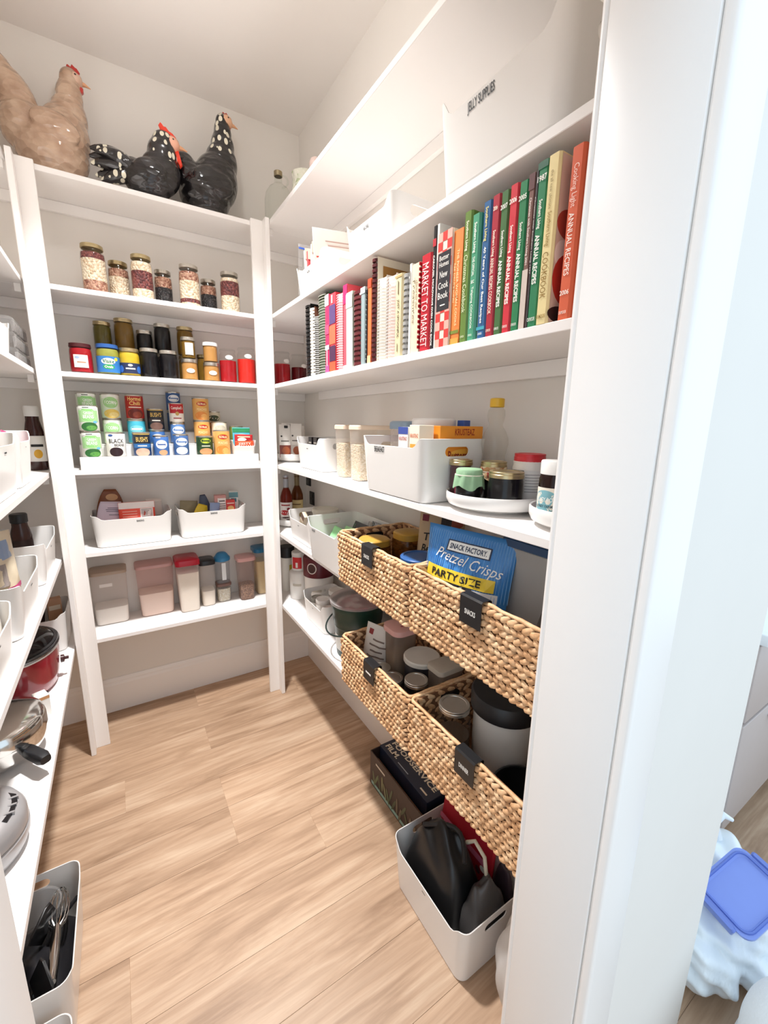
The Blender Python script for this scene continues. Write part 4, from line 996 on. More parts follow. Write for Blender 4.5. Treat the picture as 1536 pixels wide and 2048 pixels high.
for k in range(5): patch(sfc, -.04+.02*k, .085+.012*math.sin(k*2.0), .034, .012, cm('6a4420', .5), t, 'ell', .0010, 'cover_picture', rot=.5*k)
cb('white wire-bound cookbook left of the thick white one', 1.115, 1.163, .234, 'd6d2ca', 'dcdcd8', style='wire', pitch=.0085, pages='c9c3b8')
cb('thick white wire-bound cookbook with pinkish pages', 1.065, 1.113, .226, 'd9cfc8', 'dedad6', style='wire', pitch=.0085, pages='cdb8ae')
book('cream cookbook lettered JUST A SPOONFUL', 1.027, 1.063, .216, 'd8c9a2', texts=[('JUST A SPOONFUL', .47, .46, .34, '26211c', 'd', .01), ('cookbook', .84, .16, .16, '5a5040'), ('recipes', .12, .10, .14, '5a5040')], bands=[(.96, .985, 'b5a070')])
cb('white wire-bound cookbook with grey dashes', .996, 1.024, .212, 'd0d0cd', '9a9a98', pitch=.0150, pages='cfcdc9')
book('slim white recipe binder', .9835, .9945, .226, 'dedbd5', texts=[('recipes', .85, .14, .4, '6a6458')], soft=True)
book('cream recipe binder with brown script', .948, .9825, .220, 'dbcdb4', texts=[('Home for the', .66, .30, .24, '7d6a3c', 'd', 0, .15), ('Treasures', .60, .50, .26, '5a4a2c', 'd', 0, -.18)], soft=True)
t = book('red cookbook lettered MARKET TO MARKET with red comb', .900, .946, .229, 'b81f30', texts=[('MARKET TO MARKET', .48, .86, .56, 'f0d8d4', 'd', 0)])
mes = [box_me((-.004, .0225, z-.004), (.012, .0250, z+.004), .0008) for z in [.014+.0125*k for k in range(17)]]
obj('comb_binding', merge(mes, 'comb'), cm('a3161f', .35), t)
book('slim black book lettered MICROWAVE OVEN COOK BOOK', .8845, .898, .281, '17161a', texts=[('CAROUSEL MICROWAVE OVEN COOK BOOK', .40, .74, .50, 'f3f1ea', 'd', .02)], bands=[(.84, .90, 'b02a36')])
book('thin white book with faint grey lettering beside the black one', .8725, .8838, .281, 'd8d7d3', texts=[('Microwave Cooking from Carrier Kitchens', .42, .60, .40, '8a8886', 'd', 0)])
t = book('red gingham book with a black panel reading New Cook Book', .8215, .8720, .254, 'f0e2cc', x=.690, texts=[])
down = Flat((-.0002, 0, .127), (0, -1, 0)); w_ = .0498
for r in range(13):
    for c in range(3):
        zc = (r+.5)/13*.254-.127; uc = (c-1)*w_/3
        if r % 2 == 0 and c % 2 == 1 or r % 2 == 1 and c % 2 == 0: patch(down, uc, zc, w_/3, .254/13, cm('cf3a36', .4), t, off=.0005, name='gingham_square')
        elif r % 2 == 0: patch(down, uc, zc, w_/3, .254/13, cm('ecaea0', .4), t, off=.0005, name='gingham_square')
patch(down, 0, .020, .0465, .128, cm('25262c', .4), t, off=.0009, name='black_panel')
for s, v, hh, ww in [('Better', .072, .011, .034), ('Homes', .058, .011, .034), ('New', .036, .015, .028), ('Cook', .012, .015, .036), ('Book', -.010, .015, .036), ('recipes', -.032, .005, .018)]: text(down, s, 0, v, ww, hh, cm('efece4', .5), t, .005, .0014)
book('orange paperback with yellow lettering beside the gingham book', .7900, .8212, .245, 'e8843e', texts=[('THE PIONEER WOMAN COOKS', .50, .66, .24, 'f6dca8', 'd', .005, .12), ('REE DRUMMOND', .55, .34, .16, 'f6dca8', 'd', .005, -.22)], bands=[(.0, .06, 'd9a04a'), (.10, .13, '7c8a3a')], soft=True)
book('olive green book lettered Christmas Cookbook', .7640, .7896, .270, '64823a', texts=[('Southern Living', .82, .22, .40, 'f0efd8', 'd', .02), ('Christmas Cookbook', .46, .44, .46, 'e6e9c8', 'd', 0), ('OXMOOR', .05, .5, .018, 'e6e9c8', 'h')])
book('sea green book lettered Tailgating Cookbook', .7388, .7636, .256, '4a9a78', texts=[('Southern Living', .82, .23, .42, 'f2f3ea', 'd', .02), ('THE OFFICIAL', .60, .15, .30, 'f2f3ea'), ('SEC', .48, .42, .026, 'f2f3ea', 'h', .02), ('Tailgating COOKBOOK', .27, .34, .34, 'f2f3ea', 'd', .01), ('OXMOOR', .05, .5, .018, 'f2f3ea', 'h')])
book('thin white-edged recipe booklet tucked beside the blue book', .7325, .7385, .200, 'dcdcd4', soft=True, x=.702)
book('blue book lettered 40 Years of Our Best Recipes', .7075, .7318, .268, '2a5f92', texts=[('Southern Living', .84, .24, .44, 'e6d77a', 'd', .02), ('40 Years of Our Best Recipes', .40, .56, .38, 'f2f2ea', 'd', .02), ('OXMOOR', .04, .5, .018, 'f2f2ea', 'h')], bands=[(.07, .095, '3ea3b5')])
book('dark red book lettered Annual Recipes Cookbook', .6838, .7068, .270, 'a82236', texts=[('20th', .91, .5, .03, 'f2e6d4', 'h', .02), ('Southern Living', .67, .18, .42, 'f2e6d4', 'd', .02), ('ANNUAL RECIPES COOKBOOK', .37, .40, .42, 'f2e6d4', 'd', .01), ('OXMOOR', .05, .6, .02, 'f2e6d4', 'h')])
for (ya, yb, hh, col, yr, lab) in [(.6612, .6830, .268, '3f6b3a', '2007', 'dark green annual recipes book of the year 2007'), (.6382, .6604, .270, 'cc2c3c', '2006', 'red annual recipes book of the year 2006 between two green ones'), (.6148, .6374, .266, '1f7a4c', '2005', 'green annual recipes book of 2005 between a red one and the brown speckled one')]:
    book(lab, ya, yb, hh, col, texts=[(yr, .895, .84, .034, 'f3f2ea', 'h', .02), ('Southern Living', .645, .18, .42, 'f3f2ea', 'd', .02), ('ANNUAL RECIPES', .37, .33, .44, 'f3f2ea', 'd', .03), ('OXMOOR', .05, .6, .02, 'f3f2ea', 'h')])
book('speckled brown and white holiday cookbook of 2001', .6000, .6140, .270, '7d5a52', texts=[('Christmas with Southern Living 2001', .64, .42, .46, 'f0e6de', 'd', .01)], bands=[(.0, .40, 'cfc0b6'), (.90, 1.0, '5a2f30')])
book('slim dark holiday cookbook of 1997', .5925, .5992, .270, '3a3236', texts=[('Christmas with Southern Living 1997', .60, .48, .48, 'e9dfd6', 'd', .01)])
book('tall green annual recipes book of 1987 beside the cream hardback', .5692, .5918, .278, '1d7a50', x=.690, texts=[('1987', .90, .9, .036, 'f3f2ea', 'h', .02), ('Southern Living', .69, .17, .44, 'f3f2ea', 'd', .02), ('ANNUAL RECIPES', .42, .30, .46, 'f3f2ea', 'd', .03), ('OXMOOR', .05, .8, .025, 'f3f2ea', 'h')], bands=[(.955, .995, '2a5f48')])
t = book('thick cream hardback lettered COOKBOOK beside the orange-red book', .5425, .5688, .276, 'e6d49c', x=.686, texts=[('the all new ultimate', .80, .22, .22, '8a7440', 'd', 0), ('Southern Living', .575, .20, .42, '9a7c34', 'd', .01), ('COOKBOOK', .30, .28, .46, '8a6a24', 'd', .0), ('OXMOOR', .05, .8, .025, '9a7c34', 'h')])
sfc = Flat((.10, -.0132, .138), (1, 0, 0))
for (u, v, w_, h_, c) in [(0, 0, .19, .27, 'd9c2b0'), (-.05, -.06, .09, .09, 'c23a2e'), (-.06, .03, .07, .05, 'b0483a'), (-.06, -.12, .08, .03, '3a2826'), (-.07, -.02, .05, .05, 'efe6da')]: patch(sfc, u, v, w_, h_, cm(c, .4), t, 'rect' if w_ > .1 else 'ell', .0006+.0002*abs(v), 'cover_picture')
book('orange-red book lettered ANNUAL RECIPES, nearest the door', .5015, .5275, .272, 'd5603e', x=.693, texts=[('Cooking Light', .78, .24, .5, 'f6dcd0', 'd', 0), ('ANNUAL RECIPES', .45, .36, .40, 'f8ece2', 'd', .01), ('2006', .17, .7, .030, 'f8ece2', 'h', .02), ('OXMOOR', .05, .6, .02, 'f8ece2', 'h')])

# ---------------- fourth shelf
turntable('white turntable of broth cartons in the far right corner of the fourth shelf', (.838, 2.300, z4), .104)
GBR = 'broth cartons on the corner turntable'
def broth(label, x, y, rz, h, pic, cap=True):
    w, d = .060, .046
    t = thing('broth_carton', label, 'carton', (x, y, z4+TT), rz, GBR)
    obj('carton_body', rloft_me([(0, w, d, .002), (h-.028, w, d, .002), (h-.006, w, .010, .002), (h, w, .006, .002)], 2), cm('ece8e2', .35), t)
    sf = Flat((0, -d/2, 0), (1, 0, 0)); 
    patch(sf, 0, h*.22, w*.98, h*.36, cm(pic, .4), t, off=.0006, name='carton_print'); patch(sf, .004, h*.24, w*.7, h*.24, cm('a5542c', .4), t, 'ell', .0009, 'carton_print')
    text(sf, 'BROTH', 0, h*.52, w*.7, .010, cm('6a6460', .5), t, .01); patch(sf, -.018, h*.66, .010, .010, cm('26262a', .5), t, 'ell', .0008, 'carton_print')
    if cap: obj('cap', lathe_me([(.009, 0), (.010, .001), (.010, .013), (.008, .014), (0, .014)], 16), M_BLACK if pic == '7d2f1c' else M_WHITE, t, loc=(.008, -.012, h-.020))
    return t
broth('broth carton with a soup picture at the front of the corner turntable', .778, 2.268, -.25, .185, '7d2f1c')
broth('tall white broth carton in the middle of the corner turntable', .842, 2.258, -.45, .190, 'cfc8c0', False)
broth('white broth carton with black cap behind the tall one', .815, 2.330, -.45, .192, '7d2f1c')
broth('white broth carton with white cap near the corner wall', .890, 2.343, -.6, .178, 'd9d4cc')
storage_bin('white bin of black packets between the corner turntable and the oat canisters', (.838, 1.838, z4), RZ, .300, .205, .148, 'PASTA', .018, drop=.030, wz=.098)
for k in range(3): carton(['black packet farthest in the white bin by the oat canisters', 'black packet in the middle of the bin by the oat canisters', 'black packet nearest in the bin by the oat canisters'][k], (.790, 1.905-.060*k, z4+.006), RZ, .040, .024, .142, '1d1b1e', [('r', 0, .82, .8, .05, 'b9b2a8'), ('e', 0, .6, .6, .12, '6a5a3c')], group='black packets in the white bin')
GO = 'tall oat canisters'
M_OATP = see_through('oat_canister_plastic', (.95, .93, .90), .18, .24, (.95, .92, .88), .4)
for yy, lb in [(1.533, 'tall clear canister of oats with cream lid, farther of two'), (1.408, 'tall clear canister of oats with cream lid, nearer of two')]:
    canister(lb, (.828, yy, z4), [(0, .148, .068, .010), (.006, .152, .072, .012), (.19, .160, .082, .014), (.195, .162, .084, .014)], [(.192, .166, .088, .015), (.204, .166, .088, .015), (.208, .158, .080, .013)], M_OATP, cm('e9d4bd', .4), .135, M_OATS, group=GO)
storage_bin('big white bin lettered BREAKFAST', (.792, 1.050, z4), RZ, .340, .236, .176, 'BREAKFAST', .058, drop=.026, wz=.138, wu=-.052)
GF = 'packs in the breakfast bin'
c = canister('clear tub with slate blue lid at the far end of the breakfast bin', (.835, 1.161, z4+.006), sq(.120, .085, .198, .02, 1.05), lidsq(.126, .090, .198, .02, .020, .006), M_MILKY, cm('8ea3b5', .35), .09, cm('c23a34', .5), group=GF)
t = thing('drink_tub', 'white tub with dark red label in the breakfast bin', 'tub', (.832, 1.040, z4+.006), 0, GF)
obj('tub_body', lathe_me([(0, 0), (.058, 0), (.062, .004), (.066, .20), (.068, .206), (.068, .222), (.064, .226), (0, .226)], 36), M_WHITE, t)
patch(Cyl(lambda z: .0625+.0035*z/.2, .15, -PI*.72), 0, 0, .13, .085, cm('9c2a30', .4), t, off=.0008, name='paper_label', nu=16)
carton('orange buttermilk pancake mix box in the breakfast bin', (.827, .928, z4+.006), 0, .160, .048, .205, 'e8962e', [('t', .06, .92, .46, .09, 'a3341c', 'KRUSTEAZ'), ('e', .05, .56, .8, .26, 'f0b84a'), ('t', .02, .60, .66, .13, '8e2c18', 'Buttermilk')], group=GF)
carton('small blue and white pancake mix box beside the orange one', (.712, .995, z4+.006), RZ, .048, .05, .200, 'eeeae4', [('r', 0, .95, 1.0, .10, '3a4f9c'), ('t', 0, .84, .8, .05, 'a3341c', 'KRUSTEAZ'), ('r', 0, .60, 1.0, .24, '2f6cb0'), ('e', 0, .64, .6, .10, 'f0f0ee')], group=GF)
carton('cream and orange pancake mix box beside the blue one', (.714, .944, z4+.006), RZ, .046, .05, .206, 'efe4cf', [('t', 0, .86, .8, .05, 'c05a24', 'KRUSTEAZ'), ('r', 0, .66, .8, .18, 'e8a03c')], group=GF)
carton('blue box lying behind the orange pancake mix', (.893, .972, z4+.006), 0, .026, .030, .222, '3c5ba8', [], group=GF)

turntable('large white turntable of jam jars on the fourth right shelf', (.830, .768, z4), .1285)
JT = z4+TT
GJ = 'jars on the jam turntable'
def cloth_top(t, R, h, m, drop=.030, seed=0):
    """gathered fabric cover over a jar's lid"""
    n = 36; rings = []
    for f, rr_, zz in [(0, .0, h+.001), (1, R*.9, h+.001), (2, R*1.0, h-.002), (3, R*1.01, h-.012), (4, R*1.06, h-.016), (5, R*1.18, h-.012-drop)]:
        if f == 0: continue
        ring_ = []
        for k in range(n):
            a = 2*PI*k/n; wv = 1+(.07*math.sin(a*9+seed) if f >= 4 else 0); zz2 = zz+(.006*math.sin(a*4+seed) if f == 5 else 0)
            ring_.append((rr_*wv*math.cos(a), rr_*wv*math.sin(a), zz2))
        rings.append(ring_)
    obj('cloth_cover', loft_me(list(reversed(rings)), (False, True), 'cloth', 60), m, t)
    obj('string_tie', tube_me([(R*1.045*math.cos(2*PI*k/28), R*1.045*math.sin(2*PI*k/28), h-.0145) for k in range(28)], .0014, 6, True), cm('e9e2d2', .7), t)
t = jar('jam jar under a green cloth cover at the front of the turntable', (.747, .783, JT), .0335, .086, .029, [(.86, M_JAM)], M_GOLD, GJ); cloth_top(t, .033, .087, mat('green_cloth', hexc('8db08c'), .85, var=.1, scale=60, bump=.2), .034, 1)
jar('wide black jam jar with gold lid at the front of the turntable', (.7885, .6985, JT), .0430, .088, .038, [(.86, M_JAM)], M_GOLD, GJ, shoulder=.10)
t = jar('tall jar with red lid, white cloth collar and a printed label', (.874, .703, JT), .0385, .128, .0345, [(.80, cm('1c191b', .4))], cm('cc2a33', .35), GJ, lidh=.020)
patch(Cyl(.0385, .052, -PI*.62), 0, 0, .062, .078, cm('e3e0dc', .6), t, off=.0008, name='paper_label', nu=14)
for k in range(7): patch(Cyl(.0385, .052, -PI*.62), -.004, .026-.007*k, .046, .0014, cm('8a8684', .6), t, off=.0013, name='label_print')
obj('cloth_collar', lathe_me([(.040, .088), (.0405, .092), (.0385, .100), (.040, .108), (.0375, .110)], 30), mat('white_cloth', hexc('ebe6df'), .9, var=.05, scale=50, bump=.3), t)
t = jar('pink-labelled jam jar with gold lid at the back left of the turntable', (.790, .862, JT), .0315, .104, .028, [(.86, cm('4a1a22', .35))], M_GOLD, GJ); jlabel(t, .0315, .014, .070, 'c9506a', 2.4)
t = jar('jam jar with checked cloth and string in the middle of the turntable', (.832, .782, JT), .0345, .104, .030, [(.86, M_JAM)], M_GOLD, GJ); cloth_top(t, .034, .092, bean_mat('checked_cloth', ['c9a27a', 'a33c34', 'e0cfae', 'b98a5c'], 70, .9), .020, 2)
M_SYR = see_through('clear_syrup_plastic', (.94, .94, .92), .10, .08, (.9, .9, .88), .55)
t = thing('syrup_bottle', 'empty clear figure-shaped syrup bottle with yellow cap', 'bottle', (.888, .838, JT), 0, GJ)
obj('bottle_body', lathe_me([(0, .002), (.036, .002), (.041, .008), (.041, .050), (.038, .075), (.033, .095), (.030, .110), (.033, .125), (.037, .145), (.036, .160), (.028, .180), (.020, .192), (.0185, .198), (.021, .208), (.0235, .222), (.022, .236), (.017, .244), (.0155, .248)], 30), M_SYR, t)
obj('cap', lathe_me([(.017, .244), (.0195, .245), (.0195, .266), (.017, .268), (0, .268)], 26), cm('e3b52e', .35), t)
turntable('white turntable of honey bottles beside the door frame', (.838, .519, z4), .114)
t = thing('honey_bottle', 'dark honey bottle with white cap and pale blue label', 'bottle', (.762, .545, JT), RZ*.9, 'bottles on the turntable by the door')
obj('bottle_body', lathe_me([(0, .001), (.029, .001), (.031, .005), (.031, .088), (.029, .096), (.027, .100)], 28), see_through('honey_bottle_glass', (.30, .20, .18), .06, .5, hexc('3a2622'), .5), t)
obj('cap', lathe_me([(.028, .098), (.030, .099), (.030, .124), (.028, .127), (0, .127)], 28), M_WHITE, t)
sf = Cyl(.031, .040, -PI/2-.1); patch(sf, 0, 0, .088, .064, cm('e9e2d4', .5), t, off=.0008, name='paper_label', nu=18); patch(sf, 0, .004, .060, .046, cm('7fb3bd', .5), t, 'ell', .0011, 'label_print')
text(sf, 'VALLEY ROSE', 0, .008, .050, .009, cm('e9f0ee', .5), t, .02, .0016); text(sf, 'HONEY FARMS', 0, -.006, .042, .006, cm('2c4a52', .5), t, .01, .0016)
t = thing('honey_bear', 'purple-capped honey squeeze bottle behind the labelled honey bottle', 'bottle', (.838, .562, JT), 0, 'bottles on the turntable by the door')
obj('bottle_body', lathe_me([(0, .001), (.026, .001), (.028, .005), (.028, .07), (.024, .085), (.028, .10), (.030, .125), (.026, .142), (.018, .150)], 26), cm('6a5490', .3), t)
obj('cap', lathe_me([(.021, .148), (.023, .150), (.022, .182), (.019, .186), (0, .186)], 22), cm('3f3478', .35), t)

# ---------------- fifth shelf
turntable('small white turntable of syrup bottles in the far corner of the fifth shelf', (.815, 2.285, z5), .104)
GS = 'coffee syrup bottles on the corner turntable'
SYP = [(0, .002), (.030, .002), (.033, .006), (.034, .13), (.033, .15), (.026, .175), (.017, .195), (.0135, .205), (.0125, .250), (.0145, .252), (.0145, .258), (.012, .260)]
def syrup(label, x, y, col, wrap, labc, words):
    t = bottle(label, (x, y, z5+TT), SYP, see_through('syrup_glass_'+col, (.75, .6, .5), .05, .25, hexc(col), .5), [('foil_wrap', [(.0135, .198), (.0142, .200), (.0142, .268), (.010, .272), (0, .272)], cm(wrap, .3, metal=.6))], group=GS, fill=.20, fill_m=cm(col, .35))
    sf = Cyl(.034, .066, -PI*.66); patch(sf, 0, 0, .092, .110, cm(labc, .5), t, off=.0008, name='paper_label', nu=16)
    for w in words:
        if w[0] == 't': text(sf, w[1], 0, w[2], w[3], w[4], cm(w[5], .5), t, .02, .0016)
        else: patch(sf, w[1], w[2], w[3], w[4], cm(w[5], .5), t, 'ell', .0012, 'label_print')
syrup('red syrup bottle with silver foil neck and fruit label', .775, 2.262, '8e2c1c', 'b9bcc4', 'ece6e2', [('t', 'SYRUP', .040, .05, .012, 'a3201f'), ('e', -.006, -.002, .052, .030, 'b3242a'), ('e', .016, .018, .018, .016, '8a1a20'), ('e', .0, -.030, .050, .010, '4a2a26'), ('e', .012, -.042, .02, .006, '3a2624')])
syrup('amber syrup bottle with cream label behind the red one', .858, 2.312, '7a4416', '8a7a5c', 'd9c48c', [('t', 'HONEY', .030, .05, .010, '6a4a1c')])
storage_bin('white bin with a brown bar pack on the fifth right shelf, far one', (.805, 1.890, z5), RZ, .298, .206, .142, 'BARS', .018, drop=.034, wz=.088)
carton('brown and cream bar pack leaning in the far white bin', (.735, 1.965, z5+.020), RZ, .038, .020, .150, 'd9c8b0', [('r', 0, .90, 1.0, .2, '5a3a28'), ('r', 0, .70, .8, .02, '6a5a48'), ('r', 0, .64, .8, .02, '6a5a48'), ('r', 0, .5, .7, .16, 'cbb898'), ('r', 0, .30, .8, .02, '6a5a48')], rot=(0, .62, 0))
t = thing('ramekin_tub', 'off-white round tub with lid set in the far white bin', 'tub', (.850, 1.900, z5+.006), 0)
obj('tub_body', lathe_me([(0, 0), (.048, 0), (.055, .02), (.062, .135), (.064, .138)], 32), cm('d9d5cb', .35), t); obj('lid', lathe_me([(.064, .136), (.067, .138), (.067, .150), (.063, .153), (.050, .153), (.048, .150), (0, .150)], 32), cm('d0cbbd', .35), t)
pouch('crinkled clear wrapper behind the round tub', (.895, 1.800, z5+.010), RZ, .090, .150, .030, M_SMOKE, -.05, 0, .005, 4.4)
storage_bin('white bin lettered DRINK MIX with green packets', (.783, 1.512, z5), RZ, .340, .246, .180, 'DRINK MIX', .034, drop=.034, wz=.135, wu=-.085)
for k, (yy, xx, tl, c, h, lb) in enumerate([(1.590, .712, -.5, '9fe0a2', .140, 'pale green drink packet at the far end of the drink bin'), (1.560, .756, -.55, 'b4ecb0', .142, 'light green drink packet in the middle of the drink bin'), (1.530, .800, -.5, '7cc488', .150, 'mint green drink packet beside the black box')]):
    pouch(lb, (xx, yy, z5+.012), RZ+.12*k, .10, h, .028, cm(c, .4), tl, 0, .002, 2+k, group='green packets in the drink bin')
carton('black box with white print lying in the drink bin', (.852, 1.530, z5+.070), RZ, .150, .060, .080, '2b2c30', [('t', 0, .5, .7, .25, 'd9dadc', 'COFFEE')], rot=(-.5, 0, 0))
pouch('crinkled grey foil pack at the back of the drink bin', (.868, 1.430, z5+.010), RZ, .12, .165, .05, cm('8d8f96', .25, metal=.5), -.1, 0, .006, 6.1)
pouch('red snack pack at the near end of the drink bin', (.800, 1.435, z5+.010), RZ, .09, .150, .04, cm('b5502e', .35), -.3, .1, .003, 7.1)

BH = .190
basket('woven basket with SNACKS plate holding gold-lidded jars', (.800, 1.126, z5), RZ, .440, .280, BH, 'SNACKS', .012)
basket('woven basket with SNACKS plate holding the blue pretzel bag', (.800, .672, z5), RZ, .440, .280, BH, 'SNACKS', .030)
GK = 'packs in the first snack basket'
for (x, y, lb, h) in [(.735, 1.225, 'amber jar with gold lid at the front of the snack basket', .170), (.840, 1.165, 'amber jar with gold lid at the back of the snack basket', .195)]:
    t = thing('snack_jar', lb, 'jar', (x, y, z5+.013), 0, GK)
    obj('jar_body', rloft_me([(0, .096, .096, .03), (.006, .102, .102, .032), (h-.03, .102, .102, .032), (h-.018, .092, .092, .03)], 6, (True, False)), see_through('amber_plastic', (.75, .6, .4), .08, .35, hexc('8a5a2a'), .5), t)
    obj('lid', rloft_me([(h-.024, .100, .100, .036), (h-.004, .100, .100, .036), (h, .092, .092, .034)], 8), mat('mustard_lid', hexc('b98f3c'), .35), t)
    obj('contents', rloft_me([(.004, .094, .094, .03), (h*.7, .096, .096, .03)], 6), bean_mat('nut_heap', ['8a5a34', 'a06c3f', '6f4526'], 90), t)
t = thing('nut_tin', 'round blue-lidded container in the first snack basket', 'tub', (.770, 1.005, z5+.013), 0, GK)
obj('tub_body', lathe_me([(0, 0), (.054, 0), (.056, .003), (.056, .140), (.058, .142)], 32), cm('24345c', .35), t); obj('lid', lathe_me([(.059, .136), (.062, .138), (.062, .158), (.059, .161), (.052, .161), (.050, .158), (0, .158)], 36), cm('3563a0', .3), t)
for k in range(5): patch(Cyl(.056, .10, -PI*.75), -.04+.022*k, 0, .012, .05, cm('c9d4e6', .5), t, off=.0008, name='label_print')
t, p, sf = pouch('kraft bag lettered Triple Berry Mix in the first snack basket', (.865, 1.040, z5+.013), RZ*.55, .150, .290, .050, M_KRAFT if False else cm('bfa684', .6), -.06, .05, .0022, 3.7, group=GK)
text(sf, 'Triple', -.012, .196, .090, .034, M_INK, p, .01, .0016, .10, .2); text(sf, 'Berry Mix', .0, .158, .115, .034, M_INK, p, .01, .0016, .08, .2); text(sf, 'MIX', .03, .125, .03, .012, M_INK, p, .01, .0016)
patch(sf, .015, .252, .034, .034, cm('2b2422', .5), p, 'rect', .0014, 'bag_print', nu=5); patch(sf, -.055, .258, .022, .022, cm('7a1e2c', .5), p, 'rect', .0014, 'bag_print', nu=5); patch(sf, .05, .25, .04, .03, cm('9c4a34', .5), p, 'ell', .0014, 'bag_print')
# pretzel bag
t, p, sf = pouch('big blue pretzel bag with a yellow PARTY SIZE band', (.735, .778, z5+.013), RZ*.80, .262, .292, .085, cm('3f86c8', .32), -.10, .03, .0022, 1.3, name='pretzel_bag', cat='bag', taper=.14)
for k in range(36): patch(sf, -.124+.0071*k, .205, .0012, .150, cm('7fb2e2', .4), p, 'poly', .0010, 'bag_stripe', pts=[(-.5, -.5), (.5, -.5), (.5, -.25), (.5, 0), (.5, .25), (.5, .5), (-.5, .5), (-.5, .25), (-.5, 0), (-.5, -.25)])
patch(sf, .004, .246, .128, .030, cm('1d2c4a', .4), p, 'rect', .0020, 'brand_badge', nu=8); patch(sf, .004, .246, .120, .024, cm('f2f2ee', .4), p, 'rect', .0026, 'brand_badge', nu=8)
text(sf, 'SNACK FACTORY.', .004, .246, .108, .014, cm('1d2c4a', .5), p, .02, .0036)
text(sf, 'Pretzel Crisps', .010, .210, .190, .036, M_WINK, p, .0, .0034, -.10, .3)
patch(sf, -.01, .170, .205, .032, cm('e8c93a', .4), p, 'rect', .0024, 'party_band', nu=10); text(sf, 'PARTY SIZE', -.015, .170, .150, .019, M_INK, p, .02, .0036)
patch(sf, .0, .086, .205, .13, cm('e6e6e6', .4), p, 'rect', .0018, 'bag_print', nu=10); patch(sf, -.01, .146, .10, .014, cm('2a2a30', .4), p, 'rect', .0022, 'bag_print', nu=8)
t = thing('grey_bin', 'tall translucent grey plastic bin behind the pretzel bag', 'bin', (.862, .615, z5+.013), 0)
obj('bin_body', rloft_me([(0, .112, .150, .012), (.268, .126, .172, .014), (.270, .130, .176, .014), (.272, .126, .172, .014), (.266, .120, .166, .012), (.006, .106, .144, .010)], 5, (True, True)), cm('a4a4a2', .3), t)
obj('lid', rloft_me([(.272, .136, .182, .014), (.290, .136, .182, .014), (.294, .126, .172, .012)], 5), cm('24466c', .35), t)
pouch('crumpled dark wrapper at the near end of the pretzel basket', (.745, .520, z5+.013), RZ, .11, .150, .06, cm('5a544e', .4), -.1, .2, .008, 5.0)

# ---------------- lowest right shelf
t = thing('white_canister', 'white canister with black lid in the far corner of the lowest right shelf', 'container', (.792, 2.330, z6), 0)
obj('canister_body', lathe_me([(0, 0), (.036, 0), (.039, .004), (.040, .21)], 30), cm('e6e3da', .35), t); obj('lid', lathe_me([(.041, .205), (.044, .207), (.044, .266), (.041, .270), (0, .270)], 30), M_BLACK, t)
patch(Cyl(.0395, .12, -PI*.42), 0, 0, .022, .085, cm('cdbb3a', .5), t, off=.001, name='paper_label'); 
t = thing('white_tub', 'white tub under a red-labelled jar in the far corner', 'tub', (.812, 2.185, z6), 0)
obj('tub_body', lathe_me([(0, 0), (.050, 0), (.054, .006), (.056, .150), (.052, .16), (.044, .166), (0, .166)], 30), cm('ebe8e3', .35), t); patch(Cyl(.0555, .09, -PI*.7), 0, 0, .05, .014, cm('c9c2b4', .6), t, off=.001, name='paper_tag')
t = thing('red_label_jar', 'white jar with red label stacked on the white tub', 'jar', (.812, 2.185, z6+.1662), 0)
obj('jar_body', lathe_me([(0, 0), (.038, 0), (.040, .003), (.040, .085), (.036, .09)], 28), M_WHITE, t); obj('lid', lathe_me([(.036, .088), (.041, .089), (.041, .104), (.038, .107), (0, .107)], 28), M_WHITE, t)
patch(Cyl(.040, .048, -PI*.72), 0, 0, .055, .066, cm('d0282e', .4), t, off=.001, name='paper_label'); patch(Cyl(.040, .036, -PI*.72), 0, 0, .012, .03, cm('f2ede6', .4), t, off=.0016, name='label_print')
t = thing('coffee_tub', 'big white tub with maroon lid and round logo', 'tub', (.865, 2.025, z6), 0)
obj('tub_body', lathe_me([(0, 0), (.070, 0), (.075, .006), (.078, .185)], 36), cm('ece9e4', .35), t); obj('lid', lathe_me([(.080, .180), (.084, .182), (.084, .280), (.080, .286), (0, .286)], 36), cm('5f1420', .35), t)
patch(Cyl(.084, .235, -PI*.78), 0, 0, .055, .060, cm('e3dcd6', .5), t, 'ell', .001, 'logo_print'); patch(Cyl(.084, .235, -PI*.78), 0, 0, .045, .050, cm('4a2a28', .5), t, 'ell', .0016, 'logo_print'); patch(Cyl(.0765, .11, -PI*.7), 0, 0, .06, .014, cm('c9c2b4', .6), t, off=.001, name='paper_tag')
storage_bin('white bin of lidded jars on the lowest right shelf', (.823, 1.805, z6), RZ, .270, .180, .146, 'JARS', .016, drop=.030, wz=.095)
GL = 'small white lidded jars in the bin'
for (x, y, R, h, c, lb) in [(.780, 1.780, .036, .140, 'e9e6e2', 'white lidded jar at the front of the bin of jars'), (.860, 1.795, .040, .165, 'dcd8d2', 'wide pale tub at the back of the bin of jars'), (.775, 1.712, .030, .120, 'd9cfca', 'pale pink lidded jar at the near end of the bin'), (.780, 1.858, .030, .120, '9a958c', 'grey lidded jar at the far end of the bin')]:
    t = thing('lidded_jar', lb, 'jar', (x, y, z6+.006), 0, GL)
    obj('jar_body', lathe_me([(0, 0), (R*.9, 0), (R*.95, .003), (R*.97, h-.02), (R*.9, h-.015)], 28), M_MILKY if R > .038 else cm('e3ddd6', .4), t)
    obj('lid', lathe_me([(R*.96, h-.022), (R, h-.020), (R, h-.003), (R*.96, h), (R*.8, h), (R*.78, h-.003), (0, h-.003)], 28), cm(c, .3), t)
